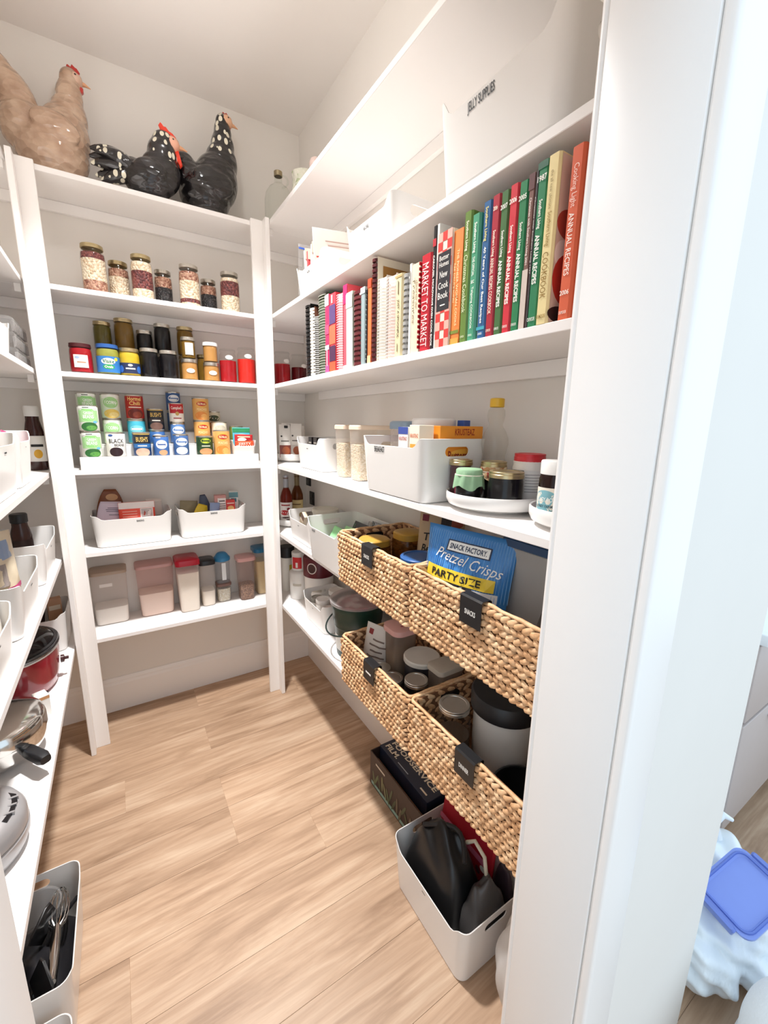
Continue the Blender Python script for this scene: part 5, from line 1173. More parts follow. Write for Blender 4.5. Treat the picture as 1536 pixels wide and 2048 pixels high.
t = thing('red_lid_jar', 'clear jar with bright red lid behind the green bucket', 'jar', (.912, 1.628, z6), 0)
obj('jar_body', lathe_me([(0, 0), (.036, 0), (.038, .004), (.038, .20)], 28), M_MILKY, t); obj('lid', lathe_me([(.039, .195), (.042, .197), (.042, .228), (.039, .232), (0, .232)], 28), cm('cf1f3a', .3), t)
t = thing('green_bucket', 'dark green bucket with clear lid and wire handle', 'bucket', (.818, 1.497, z6), RZ)
M_GRN = cm('12382f', .35)
obj('bucket_body', lathe_me([(0, 0), (.088, 0), (.092, .004), (.100, .130), (.102, .134), (.104, .140), (.104, .150), (.107, .155), (.112, .215), (.115, .222), (.115, .236), (.111, .238)], 44), M_GRN, t)
obj('lid', lathe_me([(.110, .236), (.120, .237), (.121, .248), (.117, .250), (.110, .247), (.06, .252), (0, .254)], 44), see_through('frosted_lid', (.90, .86, .86), .2, .45, hexc('d9d2d0'), .4), t)
obj('red_sweets', lathe_me([(0, .15), (.10, .15), (.104, .19), (.095, .225), (.05, .238), (0, .24)], 30), bean_mat('red_sweet_heap', ['a81f3c', 'c02a4a', 'e0d2ce', '8a1430'], 30), t)
obj('wire_handle', tube_me([(.122*math.cos(PI*k/20), -.012-.128*math.sin(PI*k/20), .165-.045*math.sin(PI*k/20)) for k in range(21)], .0035, 7), cm('1c2a28', .4), t)
obj('paper_strip', lathe_me([(.0945, .030), (.0985, .100)], 44), cm('d9d9d4', .5), t)
basket('woven basket with a worn plate holding mason jars and canisters', (.805, 1.115, z6), RZ, .440, .280, BH, 'LUNCH', .012)
basket('woven basket with DINNER plate under the pretzel basket', (.805, .665, z6), RZ, .440, .280, BH, 'DINNER', .030)
GM = 'containers in the lower far basket'
t, p, sf = pouch('white printed paper bag at the far end of the lower basket', (.745, 1.255, z6+.013), RZ*.7, .110, .225, .05, cm('d9d3cc', .55), -.12, .1, .003, 2.9, group=GM)
for k in range(6): patch(sf, .01, .17-.02*k, .05+.02*(k % 2), .006, cm('7a6a62', .6), p, 'rect', .0012, 'bag_print', nu=6)
patch(sf, -.03, .195, .02, .02, cm('8a2a2c', .5), p, 'rect', .0012, 'bag_print', nu=5)
t = canister('tall tan canister with pale pink lid in the lower basket', (.822, 1.172, z6+.013), sq(.092, .092, .236, .03, 1.08), lidsq(.100, .100, .236, .03, .016, .010), see_through('tan_canister', (.80, .74, .68), .2, .55, hexc('a8978a'), .4), cm('dca8a0', .3), .14, M_OATS, group=GM)
text(Flat((0, -.02, .2525), (1, 0, 0), (0, 1, 0)), 'LID', 0, 0, .03, .014, cm('b5485a', .5), t, .02)
t = thing('dark_canister', 'dark round canister with flat white lid in the lower basket', 'container', (.825, 1.045, z6+.013), 0, GM)
obj('canister_body', lathe_me([(0, 0), (.055, 0), (.058, .004), (.059, .175)], 34), cm('2c2a30', .35), t); obj('lid', lathe_me([(.059, .172), (.064, .174), (.064, .186), (.060, .190), (.054, .189), (0, .189)], 36), cm('cfcac0', .35), t)
canister('plain tan canister at the near end of the lower basket', (.840, .938, z6+.013), sq(.095, .070, .200, .015, 1.05), lidsq(.100, .073, .200, .015, .012, .006), see_through('tan_canister', (.80, .74, .68)), cm('b5ab9c', .35), .12, M_OATS, group=GM)
GMJ = 'mason jars in the lower far basket'
for (x, y, h, lb) in [(.722, 1.150, .120, 'mason jar with silver lid behind the plate of the lower basket'), (.712, 1.058, .135, 'mason jar with silver lid in the middle of the lower basket'), (.735, .955, .180, 'taller mason jar with silver lid at the near end of the lower basket')]:
    jar(lb, (x, y, z6+.013), .040, h, .034, [(.5, cm('4a4034', .6))], M_SILVER, GMJ, name='mason_jar')
jar('large mason jar with silver lid in the DINNER basket', (.735, .775, z6+.013), .0475, .205, .040, [(.55, cm('5a4636', .6))], M_SILVER, None, name='mason_jar')
t = thing('flour_canister', 'large white canister with black lid in the DINNER basket', 'container', (.845, .690, z6+.013), 0)
obj('canister_body', lathe_me([(0, 0), (.078, 0), (.083, .008), (.086, .215)], 44), cm('cfccc6', .4), t); obj('lid', lathe_me([(.087, .208), (.094, .210), (.095, .250), (.090, .258), (0, .260)], 44), M_BLACK, t)
t = thing('black_pan', 'black round pan at the near end of the DINNER basket', 'pan', (.757, .535, z6+.013), 0)
obj('pan_body', lathe_me([(0, 0), (.065, 0), (.072, .01), (.080, .10), (.082, .10), (.074, .012), (0, .006)], 36), cm('1a1a1c', .3), t); obj('rim', lathe_me([(.080, .099), (.085, .100), (.085, .105), (.080, .106)], 36), cm('4a4a4c', .3, metal=.6), t)

# ================================================================== ceramic hens on the top back shelf
def blob_me(ells, voxel=.005, smooth=8, name='blob'):
    """one continuous body from ellipsoids (centre, radii, tilt about y): voxel-merged and smoothed"""
    bm = bmesh.new()
    for c, r, ty in ells:
        mt = Matrix.Translation(c) @ Matrix.Rotation(ty, 4, 'Y') @ Matrix.Diagonal((*r, 1))
        bmesh.ops.create_uvsphere(bm, u_segments=24, v_segments=14, radius=1, matrix=mt)
    me = bpy.data.meshes.new('tmp'); bm.to_mesh(me); bm.free()
    o = bpy.data.objects.new('tmp', me); COL.objects.link(o)
    md = o.modifiers.new('r', 'REMESH'); md.mode = 'VOXEL'; md.voxel_size = voxel; md.use_smooth_shade = True
    sm = o.modifiers.new('s', 'SMOOTH'); sm.factor = .5; sm.iterations = smooth
    bpy.context.view_layer.update()
    out = bpy.data.meshes.new_from_object(o.evaluated_get(bpy.context.evaluated_depsgraph_get()))
    bpy.data.objects.remove(o, do_unlink=True); bpy.data.meshes.remove(me); out.name = name
    out.polygons.foreach_set('use_smooth', [True]*len(out.polygons)); out.materials.clear(); return out
def glaze(name, cols, spots=None, feather=.9, fscale=26):
    """glazed ceramic: mottled colour, feather relief, optional white spots above a height / behind a line"""
    m = bpy.data.materials.new(name); m.use_nodes = True; nt = m.node_tree; N = nt.nodes; b = N['Principled BSDF']
    tc = N.new('ShaderNodeTexCoord'); nz = N.new('ShaderNodeTexNoise'); nz.inputs['Scale'].default_value = 18; nz.inputs['Detail'].default_value = 4
    nt.links.new(tc.outputs['Object'], nz.inputs['Vector'])
    rp = N.new('ShaderNodeValToRGB'); e = rp.color_ramp.elements; e[0].position = .35; e[0].color = (*hexc(cols[0]), 1); e[1].position = .65; e[1].color = (*hexc(cols[1]), 1)
    nt.links.new(nz.outputs['Fac'], rp.inputs[0]); last = rp.outputs[0]
    if spots:
        z_from, x_to = spots
        vo = N.new('ShaderNodeTexVoronoi'); vo.inputs['Scale'].default_value = 33; vo.inputs['Randomness'].default_value = .6
        mp = N.new('ShaderNodeMapping'); mp.inputs['Scale'].default_value = (1.2, 1.2, .75); nt.links.new(tc.outputs['Object'], mp.inputs[0]); nt.links.new(mp.outputs[0], vo.inputs['Vector'])
        lt = N.new('ShaderNodeMath'); lt.operation = 'LESS_THAN'; lt.inputs[1].default_value = .34; nt.links.new(vo.outputs['Distance'], lt.inputs[0])
        sx = N.new('ShaderNodeSeparateXYZ'); nt.links.new(tc.outputs['Object'], sx.inputs[0])
        gz = N.new('ShaderNodeMath'); gz.operation = 'GREATER_THAN'; gz.inputs[1].default_value = z_from; nt.links.new(sx.outputs[2], gz.inputs[0])
        gx = N.new('ShaderNodeMath'); gx.operation = 'GREATER_THAN'; gx.inputs[1].default_value = .02; nt.links.new(sx.outputs[0], gx.inputs[0])
        a1 = N.new('ShaderNodeMath'); a1.operation = 'MULTIPLY'; nt.links.new(gz.outputs[0], a1.inputs[0]); nt.links.new(gx.outputs[0], a1.inputs[1])
        fx = N.new('ShaderNodeMath'); fx.operation = 'LESS_THAN'; fx.inputs[1].default_value = x_to; nt.links.new(sx.outputs[0], fx.inputs[0])
        a2 = N.new('ShaderNodeMath'); a2.operation = 'MAXIMUM'; nt.links.new(a1.outputs[0], a2.inputs[0]); nt.links.new(fx.outputs[0], a2.inputs[1])
        a3 = N.new('ShaderNodeMath'); a3.operation = 'MULTIPLY'; nt.links.new(a2.outputs[0], a3.inputs[0]); nt.links.new(lt.outputs[0], a3.inputs[1])
        mx = N.new('ShaderNodeMix'); mx.data_type = 'RGBA'; nt.links.new(a3.outputs[0], mx.inputs[0]); nt.links.new(last, mx.inputs[6]); mx.inputs[7].default_value = (*hexc('e9e4cf'), 1); last = mx.outputs[2]
    nt.links.new(last, b.inputs['Base Color'])
    b.inputs['Roughness'].default_value = .16; b.inputs['Coat Weight'].default_value = .6; b.inputs['Coat Roughness'].default_value = .05
    vf = N.new('ShaderNodeTexVoronoi'); vf.inputs['Scale'].default_value = fscale; mpf = N.new('ShaderNodeMapping'); mpf.inputs['Scale'].default_value = (.8, 1, 1.5)
    nt.links.new(tc.outputs['Object'], mpf.inputs[0]); nt.links.new(mpf.outputs[0], vf.inputs['Vector'])
    bp = N.new('ShaderNodeBump'); bp.inputs['Strength'].default_value = .35*feather; bp.inputs['Distance'].default_value = .012; nt.links.new(vf.outputs['Distance'], bp.inputs['Height']); nt.links.new(bp.outputs[0], b.inputs['Normal'])
    return m
def comb_me(pts, th):
    """flat serrated comb or wattle outline in x-z, thickened in y with rounded edge"""
    n = len(pts); cx = sum(p[0] for p in pts)/n; cz = sum(p[1] for p in pts)/n
    rg = []
    for k, y in ((.82, -th), (1, -th*.4), (1, th*.4), (.82, th)): rg.append([(cx+(x-cx)*k, y, cz+(z-cz)*k) for x, z in pts])
    me = loft_me(rg, (True, True), 'comb', 60); bm = bmesh.new(); bm.from_mesh(me); bmesh.ops.recalc_face_normals(bm, faces=bm.faces); bm.to_mesh(me); bm.free(); return me
def hen(label, loc, rz, ells, m, head, comb, wattle, face_c, comb_c, scale_beak=1.0, extra=()):
    """head=(x,z,r) gives face, beak and eyes their place; comb/wattle outlines relative to it"""
    t = thing('ceramic_hen', label, 'ornament', loc, rz, 'ceramic hens on the top shelf')
    b = obj('hen_body', blob_me(ells), m, t)
    hx, hz, hr = head
    fm = lathe_me([(0, -1), (.5, -.86), (.87, -.5), (1, 0), (.87, .5), (.5, .86), (0, 1)], 20)
    fme = fm.copy(); fme.transform(Matrix.Translation((hx+.006, 0, hz)) @ Matrix.Diagonal((hr*.88, hr*.95, hr*.80, 1)))
    obj('face', fme, cm(face_c, .25), t)
    bk = loft_me([[(hx+hr*.7, hr*.34*math.cos(a), hz-.002+hr*.30*math.sin(a)) for a in [2*PI*k/10 for k in range(10)]], [(hx+hr*1.25, hr*.20*math.cos(a), hz-.004+hr*.18*math.sin(a)) for a in [2*PI*k/10 for k in range(10)]], [(hx+hr*1.75*scale_beak, hr*.03*math.cos(a), hz-.010+hr*.04*math.sin(a)) for a in [2*PI*k/10 for k in range(10)]]], (True, True), 'beak', 60)
    obj('beak', bk, cm('d9a078', .3), t)
    for s in (-1, 1):
        ey = fm.copy(); ey.transform(Matrix.Translation((hx+hr*.35, s*hr*.86, hz+hr*.18)) @ Matrix.Diagonal((.0035, .002, .0035, 1))); obj('eye', ey, cm('1a120e', .15), t)
    obj('comb', comb_me([(hx+x, hz+z) for x, z in comb], .006), cm(comb_c, .2), t)
    obj('wattle', comb_me([(hx+x, hz+z) for x, z in wattle], .010), cm(comb_c, .2), t)
    for nm, me, mm in extra: obj(nm, me, mm, t)
    return t
V3 = Vector
beige = glaze('tan_glaze', ['b09078', 'c8ac94'], None, 2.2, 34)
hen('large tan glazed hen with raised tail, on the left of the top shelf', (-.122, 2.318, z1), 0, [
    (V3((.012, 0, .110)), (.122, .100, .108), .0), (V3((.055, 0, .175)), (.088, .086, .118), .12), (V3((.01, 0, .030)), (.085, .078, .03), 0),
    (V3((.078, 0, .250)), (.064, .060, .085), .1), (V3((.088, 0, .320)), (.046, .044, .075), .06), (V3((.097, 0, .385)), (.036, .034, .042), 0),
    (V3((-.070, 0, .180)), (.075, .075, .090), .3), (V3((-.085, 0, .265)), (.066, .058, .105), -.40), (V3((-.125, 0, .335)), (.052, .046, .080), -.55), (V3((-.155, 0, .375)), (.040, .036, .055), -.7),
    (V3((.035, -.084, .170)), (.080, .024, .050), .30), (V3((.035, .084, .170)), (.080, .024, .050), .30)],
    beige, (.104, .390, .034), [(-.020, .026), (-.012, .046), (-.002, .040), (.004, .052), (.014, .044), (.020, .042), (.028, .030), (.024, .018), (.006, .022)], [(.016, -.016), (.034, -.020), (.034, -.034), (.024, -.046), (.014, -.034)], 'd2b09a', 'b8342c')
blk = glaze('black_speckled_glaze', ['0d0b0d', '1d191b'], (.270, -.30), 2.0, 30)
hen('tall black glazed hen with white-spotted neck on the top shelf', (.455, 2.310, z1), 0, [
    (V3((-.005, 0, .110)), (.112, .098, .108), 0), (V3((.045, 0, .175)), (.098, .092, .120), .15), (V3((0, 0, .030)), (.080, .075, .03), 0),
    (V3((.074, 0, .255)), (.072, .068, .095), .10), (V3((.084, 0, .325)), (.052, .050, .080), .05), (V3((.088, 0, .385)), (.039, .038, .060), 0), (V3((.090, 0, .430)), (.031, .030, .036), 0),
    (V3((-.075, 0, .165)), (.062, .060, .070), .5), (V3((-.088, 0, .205)), (.052, .045, .055), .2), (V3((.02, -.080, .140)), (.085, .022, .060), .2), (V3((.02, .080, .140)), (.085, .022, .060), .2)],
    blk, (.098, .436, .0345), [(-.012, .018), (-.006, .036), (.002, .032), (.010, .038), (.018, .030), (.022, .018), (.008, .014)], [(.004, -.016), (.026, -.016), (.026, -.034), (.012, -.042), (.004, -.030)], 'dfae8c', 'b8463c')
blk2 = glaze('black_spotted_rooster_glaze', ['0d0b0d', '1f1a1d'], (.150, -.075), 2.0, 28)
feath = []
for k, (ang, L, zz) in enumerate([(.95, .150, .165), (.62, .155, .145), (.30, .150, .125), (.02, .140, .105), (-.25, .120, .085), (.80, .13, .16), (.15, .13, .10)]):
    yo = [.0, .010, -.010, .012, -.012, -.026, .026][k]
    P = [(-.050-L*f*math.cos(ang*(1-.9*f)), yo, .085+L*math.sin(ang)*f*(1.35-.60*f)-.03*f*f) for f in [i/9 for i in range(10)]]
    rad = [.020, .025, .028, .029, .028, .026, .023, .018, .012, .005]
    feath.append(tube_me(P, .01, 10, radii=rad))
hen('black glazed rooster with bright red comb and spotted drooping tail', (.214, 2.246, z1), -.10, [
    (V3((.0, 0, .075)), (.095, .072, .075), 0), (V3((.048, 0, .115)), (.078, .064, .088), .2), (V3((0, 0, .022)), (.064, .056, .022), 0),
    (V3((.060, 0, .180)), (.058, .054, .075), -.05), (V3((.068, 0, .232)), (.044, .042, .046), 0), (V3((-.055, 0, .095)), (.055, .048, .055), .4), (V3((.010, -.060, .095)), (.060, .020, .042), .1), (V3((.010, .060, .095)), (.060, .020, .042), .1)],
    blk2, (.092, .234, .0385), [(-.038, .060), (-.030, .072), (-.020, .060), (-.010, .060), (.000, .048), (.014, .042), (.026, .030), (.032, .014), (.014, .008), (-.010, .016), (-.028, .036)], [(.010, -.012), (.032, -.016), (.038, -.040), (.044, -.070), (.034, -.082), (.020, -.052)], 'efb49a', 'ee4630',
    1.0, [('tail_feathers', merge(feath, 'tail'), blk2)])

# ================================================================== left wall
LZ = PI/2
jar('clear glass jar on the second left shelf, at the picture edge', (-.345, 2.235, z2), .045, .20, .036, [], M_GLASS, None)
storage_bin('white bin on the third left shelf before the clear boxes', (-.375, 1.775, z3), LZ, .335, .215, .120, drop=.022, holes=('b', 'r'))
for k in range(3):
    t = thing('clear_box', ['bottom', 'middle', 'top'][k]+' clear ridged box of the stack on the third left shelf', 'box', (-.385, 2.108, z3+.0505*k), 0, 'clear ridged boxes')
    obj('box_body', rloft_me([(0, .225, .285, .012), (.003, .23, .29, .014), (.040, .236, .296, .014)], 4, (True, False)), M_CLEAR, t)
    obj('lid', rloft_me([(.040, .240, .300, .015), (.048, .240, .300, .015), (.050, .232, .292, .013)], 4), M_CLEAR, t)
    mes = [box_me((.112, -.13+.022*j, .004), (.1215, -.118+.022*j, .038), .001) for j in range(12)]; obj('ribs', merge(mes, 'ribs'), cm('9d9a98', .25, metal=.5), t)
storage_bin('white bin on the fourth left shelf under the clear dome, nearer one', (-.368, 1.462, z4), LZ, .335, .236, .170, 'SNACK', .026, drop=.030, holes=('b',))
storage_bin('narrow white bin on the fourth left shelf with pink packets', (-.368, 1.762, z4), LZ, .236, .236, .170, 'TEA', .014, drop=.030, holes=('b',))
t = thing('clear_dome', 'clear plastic cake dome resting in the fourth-shelf bins', 'dome', (-.395, 1.565, z4+.172), 0)
obj('dome_shell', lathe_me([(.100, 0), (.104, .001), (.100, .012), (.090, .035), (.070, .055), (.035, .068), (0, .071)], 40), M_SMOKE, t); obj('rim', lathe_me([(.100, 0), (.106, 0), (.106, .004), (.100, .004)], 40), M_CLEAR, t)
pouch('pink snack packet in the narrow left bin', (-.300, 1.800, z4+.008), LZ, .07, .165, .03, cm('b8306a', .35), -.05, .1, .002, 2.0)
pouch('tan bread bag in the nearer fourth-shelf bin', (-.330, 1.400, z4+.008), LZ, .16, .175, .06, cm('d9c8a8', .45), -.08, 0, .003, 3.0)
def squeeze(label, x, y, z, col, labc, h=.20, R=.03, cap=M_WHITE, words=None):
    t = thing('sauce_bottle', label, 'bottle', (x, y, z), 0, 'sauce bottles in the left corner')
    obj('bottle_body', lathe_me([(0, .001), (R*.95, .001), (R, .005), (R, h*.60), (R*.86, h*.70), (R*.72, h*.78), (R*.70, h*.86)], 26), cm(col, .25), t)
    obj('cap', lathe_me([(R*.72, h*.84), (R*.80, h*.85), (R*.80, h*.98), (R*.72, h), (0, h)], 22), cap, t)
    sf = Cyl(R, h*.34, -PI*.42); patch(sf, 0, 0, R*2.2, h*.40, cm(labc, .5), t, off=.0008, name='paper_label', nu=14)
    if words: text(sf, words, 0, h*.05, R*1.3, h*.07, M_INK, t, .01, .0014); patch(sf, 0, -h*.08, R*.9, h*.14, cm('e0a82e', .5), t, 'ell', .0012, 'label_print')
    return t
squeeze('dark sauce bottle with white label in the left corner of the fourth shelf', -.290, 2.275, z4, '3a1a16', 'ece8e2', .262, .032, M_WHITE, 'The Sauce')
squeeze('dark bottle with yellow emblem beside the white-capped sauce bottle', -.215, 2.300, z4, '2b1a20', 'efece6', .185, .030, cm('2a1a1c', .4), 'CREAM')
for (yc, lb, wd, w_) in [(.745, 'white bin on the fifth left shelf nearest the door', None, .33), (1.098, 'white bin on the fifth left shelf holding the blue-labelled bag', 'BREAD', .335), (1.508, 'white bin on the fifth left shelf, second from the corner', 'CHIPS', .33), (1.955, 'white bin on the fifth left shelf, at the corner with a dark bottle', 'SODA', .335)]:
    storage_bin(lb, (-.368, yc, z5), LZ, w_, .240, .150, wd, .024, drop=.028, holes=('l',))
t, p, sf = pouch('clear bag of bread with blue label in the fifth-shelf left bin', (-.345, 1.150, z5+.008), LZ*.55, .24, .215, .10, cm('e9e3da', .25), -.12, .05, .004, 2.4)
patch(sf, -.005, .130, .12, .085, cm('2267a8', .35), p, 'rect', .002, 'bag_label', nu=8); patch(sf, -.01, .158, .03, .006, M_WINK, p, 'rect', .003, 'bag_print', nu=6); patch(sf, -.01, .108, .03, .006, M_WINK, p, 'rect', .003, 'bag_print', nu=6)
for k in range(7): patch(sf, .085, .185-.016*k, .04, .005, cm('c9c4c0', .5), p, 'rect', .002, 'bag_print', nu=5)
t, p, sf = pouch('zip bag of wrapped snacks with pink seal in the second left bin', (-.345, 1.515, z5+.008), LZ*.6, .20, .245, .09, cm('cdbfa6', .4), -.05, 0, .005, 4.2)
patch(sf, 0, .195, .16, .05, cm('7f92b0', .4), p, 'rect', .002, 'bag_print', nu=8); patch(sf, .01, .13, .05, .06, cm('8f8580', .4), p, 'rect', .002, 'bag_print', nu=6); patch(sf, 0, .085, .18, .014, cm('c0407a', .4), p, 'rect', .003, 'zip_seal', nu=8)
squeeze('brown glass bottle with black cap standing in the corner left bin', -.345, 2.045, z5+.006, '3a1c16', '2c1410', .215, .034, M_BLACK)
# lowest left shelf
storage_bin('white bin of dark packs in the left corner of the lowest shelf', (-.381, 2.235, z6), 0, .246, .236, .172, drop=.020, holes=('b',))
pouch('dark brown pack in the left corner bin', (-.415, 2.225, z6+.006), 0, .12, .205, .07, cm('3a2420', .4), -.05, .1, .005, 1.2); carton('tan box leaning in the left corner bin', (-.305, 2.235, z6+.006), .2, .05, .03, .205, 'b98a68', [('r', 0, .8, .8, .1, 'e0cdb4')])
def oval_me(prof, sx, sy, seg=44, sharp=40):
    me = lathe_me(prof, seg, 'oval', sharp); me.transform(Matrix.Diagonal((sx, sy, 1, 1))); return me
t = thing('slow_cooker', 'oval red slow cooker with black rim and glass lid', 'cooker', (-.383, 1.885, z6), 0)
sx, sy = .120, .155
obj('heating_base', oval_me([(0, .008), (.80, .008), (.88, .014), (.95, .05), (1.0, .13), (1.0, .158), (.97, .160), (.97, .150)], sx, sy), cm('8e1426', .2, coat=.5), t)
obj('crock_rim', oval_me([(.95, .155), (1.03, .157), (1.05, .166), (1.03, .174), (.94, .172)], sx, sy), cm('1a191b', .2, coat=.5), t)
obj('glass_lid', oval_me([(.93, .172), (.90, .182), (.70, .200), (.35, .212), (0, .216)], sx, sy), see_through('dark_lid_glass', (.30, .30, .31), .04, .25, hexc('2a2a2c'), .8), t)
obj('lid_band', oval_me([(.92, .171), (.99, .172), (.99, .178), (.92, .180)], sx, sy), cm('252426', .25), t)
obj('lid_knob', lathe_me([(.008, .214), (.010, .222), (.020, .228), (.022, .236), (.016, .242), (0, .243)], 24), M_BLACK, t)
obj('white_band', oval_me([(1.012, .150), (1.02, .152), (1.02, .157), (1.01, .158)], sx, sy), cm('d9d6d4', .3), t)
dial = lathe_me([(0, 0), (.015, 0), (.014, .010), (.006, .012), (.006, .024), (0, .025)], 18); dial.transform(Matrix.Rotation(PI/2, 4, 'Y')); obj('control_dial', dial, cm('3a1418', .3), t, loc=(sx*.99, .02, .075))
for k in range(4): box('foot', (-.012, -.012, 0), (.012, .012, .0095), M_BLACK, t, loc=((-1)**k*.07, (1 if k < 2 else -1)*.09, 0))
t = thing('electric_skillet', 'stainless electric skillet with domed steel lid and black handle', 'skillet', (-.386, 1.490, z6), 0)
obj('pan', lathe_me([(0, .020), (.090, .020), (.108, .026), (.122, .048), (.124, .078), (.126, .080), (.122, .082), (.118, .060), (0, .034)], 52), M_STEEL, t)
obj('dome_lid', lathe_me([(.126, .080), (.127, .084), (.125, .110), (.120, .124), (.108, .132), (.070, .140), (.03, .143), (0, .144)], 52), M_STEEL, t)
obj('lid_knob', lathe_me([(.006, .143), (.008, .152), (.018, .158), (.018, .166), (.012, .170), (0, .171)], 22), M_BLACK, t)
hm = rloft_me([(-.062, .022, .020, .006), (-.050, .030, .028, .009), (.045, .034, .032, .010), (.062, .026, .022, .008)], 5); hm.transform(Matrix.Rotation(PI/2, 4, 'X'))
obj('handle', hm, M_BLACK, t, loc=(.098, -.096, .052), rot=(0, 0, .62)); box('handle_bracket', (.070, -.094, .046), (.096, -.076, .060), M_STEEL, t, .002)
for k in range(3): box('foot', (-.012, -.012, 0), (.012, .012, .021), M_BLACK, t, loc=(.08*math.cos(2.1*k+.3), .08*math.sin(2.1*k+.3), 0))
carton('small white and tan box tucked behind the skillet', (-.300, 1.672, z6), .4, .036, .045, .075, 'e6e2dc', [('r', 0, .9, 1, .14, 'c08a5c')])
t = thing('waffle_maker', 'round grey waffle maker with dark vent window', 'appliance', (-.388, 1.140, z6), 0)
M_GREY = mat('grey_plastic_metal', hexc('a9a7a8'), .28, .35, var=.04)
obj('lower_shell', lathe_me([(0, 0), (.105, 0), (.118, .008), (.126, .030), (.127, .048), (.123, .052), (0, .052)], 48), M_GREY, t)
obj('upper_shell', lathe_me([(.122, .054), (.126, .056), (.125, .078), (.116, .096), (.095, .106), (.05, .112), (0, .113)], 48), M_GREY, t)
wb = []
vent = patch(Flat((0, 0, 0), (1, 0, 0)), 0, 0, .01, .01, M_BLACK, t, name='vent_window')
bpy.data.objects.remove(vent, do_unlink=True)
pts = [(.070, -.035), (.100, -.045), (.108, -.02), (.110, .01), (.104, .035), (.085, .05), (.072, .02)]
vm = loft_me([[(x, y, .088) for x, y in pts], [(x, y, .1055-.0002*abs(y)*100-.04*(x-.07)) for x, y in pts]], (True, True), 'vent', 40); obj('vent_window', vm, cm('1c1b1e', .2), t)
for k in range(3): box('vent_bar', (.068, -.0025, .09), (.110, .0025, .1062), M_GREY, t, loc=(0, -.024+.024*k, 0))
hm2 = rloft_me([(0, .06, .020, .008), (.05, .05, .018, .008), (.06, .03, .014, .006)], 4); hm2.transform(Matrix.Rotation(PI/2, 4, 'X')); obj('handle', hm2, M_GREY, t, loc=(.03, -.115, .066))

# ================================================================== things on the floor
storage_bin('white bin of kitchen tools with a whisk on the floor', (-.336, 1.198, 0), LZ, .345, .240, .205, drop=.022, holes=('l', 'r'))
storage_bin('white bin on the floor nearest the door, left side', (-.336, .842, 0), LZ, .330, .240, .150, drop=.022, holes=('l', 'r'))
t = thing('whisk', 'steel balloon whisk lying in the tool bin', 'whisk', (-.268, 1.205, .125), 0)
wires = []
for k in range(6):
    a = PI*k/6
    P = []
    for i in range(21):
        s = PI*i/20; rr_ = .030*math.sin(s)**1.1 if True else 0; zz = .11-.085*math.cos(s)*1 if False else 0
        u = -math.cos(s)      # -1..1 round the loop
        ln = .055+.065*math.sin(s)   # along the whisk
        P.append((rr_*0+u*.030*(math.sin(s)**.35 if 0 < i < 20 else 0)*math.cos(a), .045+.115*math.sin(s), u*.030*(math.sin(s)**.35 if 0 < i < 20 else 0)*math.sin(a)))
    wires.append(tube_me(P, .0014, 5))
w = obj('wires', merge(wires, 'wires'), M_STEEL, t); hd = obj('handle', lathe_me([(0, 0), (.008, .002), (.010, .03), (.0085, .10), (.007, .125), (.008, .130), (0, .132)], 16), M_STEEL, t)
hd.rotation_euler = (PI/2, 0, 0); hd.location = (0, .058, 0)
t.rotation_euler = (-.10, 0, .03); t.location = (-.262, 1.150, .172); t.scale = (1.2, 1.2, 1.2)
for k, (x, y, lb, c) in enumerate([(-.30, 1.10, 'black spatula in the tool bin, near end', '1a1a1c'), (-.34, 1.16, 'black slotted turner in the middle of the tool bin', '232225'), (-.29, 1.26, 'black ladle under the whisk in the tool bin', '151517')]):
    t = thing('kitchen_utensil', lb, 'utensil', (x, y, .075), .5-.5*k, 'black utensils in the tool bin')
    hd = obj('blade', rloft_me([(0, .006, .07, .003), (.09, .006, .085, .003), (.10, .006, .06, .003)], 3), cm(c, .3), t); hd.rotation_euler = (.5, .2, 0); hd.location = (0, 0, .05)
    hs = obj('shaft', tube_me([(0, 0, .05), (0, .02, .03), (.01, .10, .02)], .006, 8), cm(c, .35), t)
t = thing('clear_scoop', 'clear plastic bowl at the far end of the tool bin', 'bowl', (-.318, 1.280, .105), 0)
obj('bowl', lathe_me([(0, 0), (.03, 0), (.048, .03), (.058, .075), (.060, .078)], 30), M_SMOKE, t); obj('rim', lathe_me([(.058, .076), (.062, .077), (.062, .081), (.058, .081)], 30), M_CLEAR, t)
pouch('dark netted bag under the utensils in the tool bin', (-.378, 1.110, .008), LZ, .15, .135, .09, cm('4a474c', .5), -.1, 0, .008, 2.2)

t = thing('cardboard_tray', 'dark printed open carton on the floor under the right shelf', 'box', (.868, 1.150, 0), 0)
DK = mat('dark_printed_card', hexc('3a2a24'), .55, var=.25, scale=18)
Lx, Ly, hh = .150, .365, .158
box('base', (-Lx/2, -Ly/2, 0), (Lx/2, Ly/2, .004), DK, t)
for nm, lo_, hi_ in [('side', (-Lx/2, -Ly/2, .004), (-Lx/2+.004, Ly/2, hh)), ('side', (Lx/2-.004, -Ly/2, .004), (Lx/2, Ly/2, hh)), ('end', (-Lx/2+.004, -Ly/2, .004), (Lx/2-.004, -Ly/2+.004, hh)), ('end', (-Lx/2+.004, Ly/2-.004, .004), (Lx/2-.004, Ly/2, hh))]: box(nm, lo_, hi_, DK, t, .0008)
sf = Flat((-Lx/2, 0, .08), (0, -1, 0)); patch(sf, 0, -.066, .34, .016, cm('8fb0a4', .5), t, name='box_print')
rl = random.Random(4)
for k in range(14): patch(sf, -.15+.022*k, rl.uniform(-.05, .0), .012, .07, cm(rl.choice(['5f6a4a', '7a7a58', '4a5238', '6a5f4c']), .5), t, 'ell', .0007+.0001*k, 'leaf_print', rot=rl.uniform(-.5, .5))
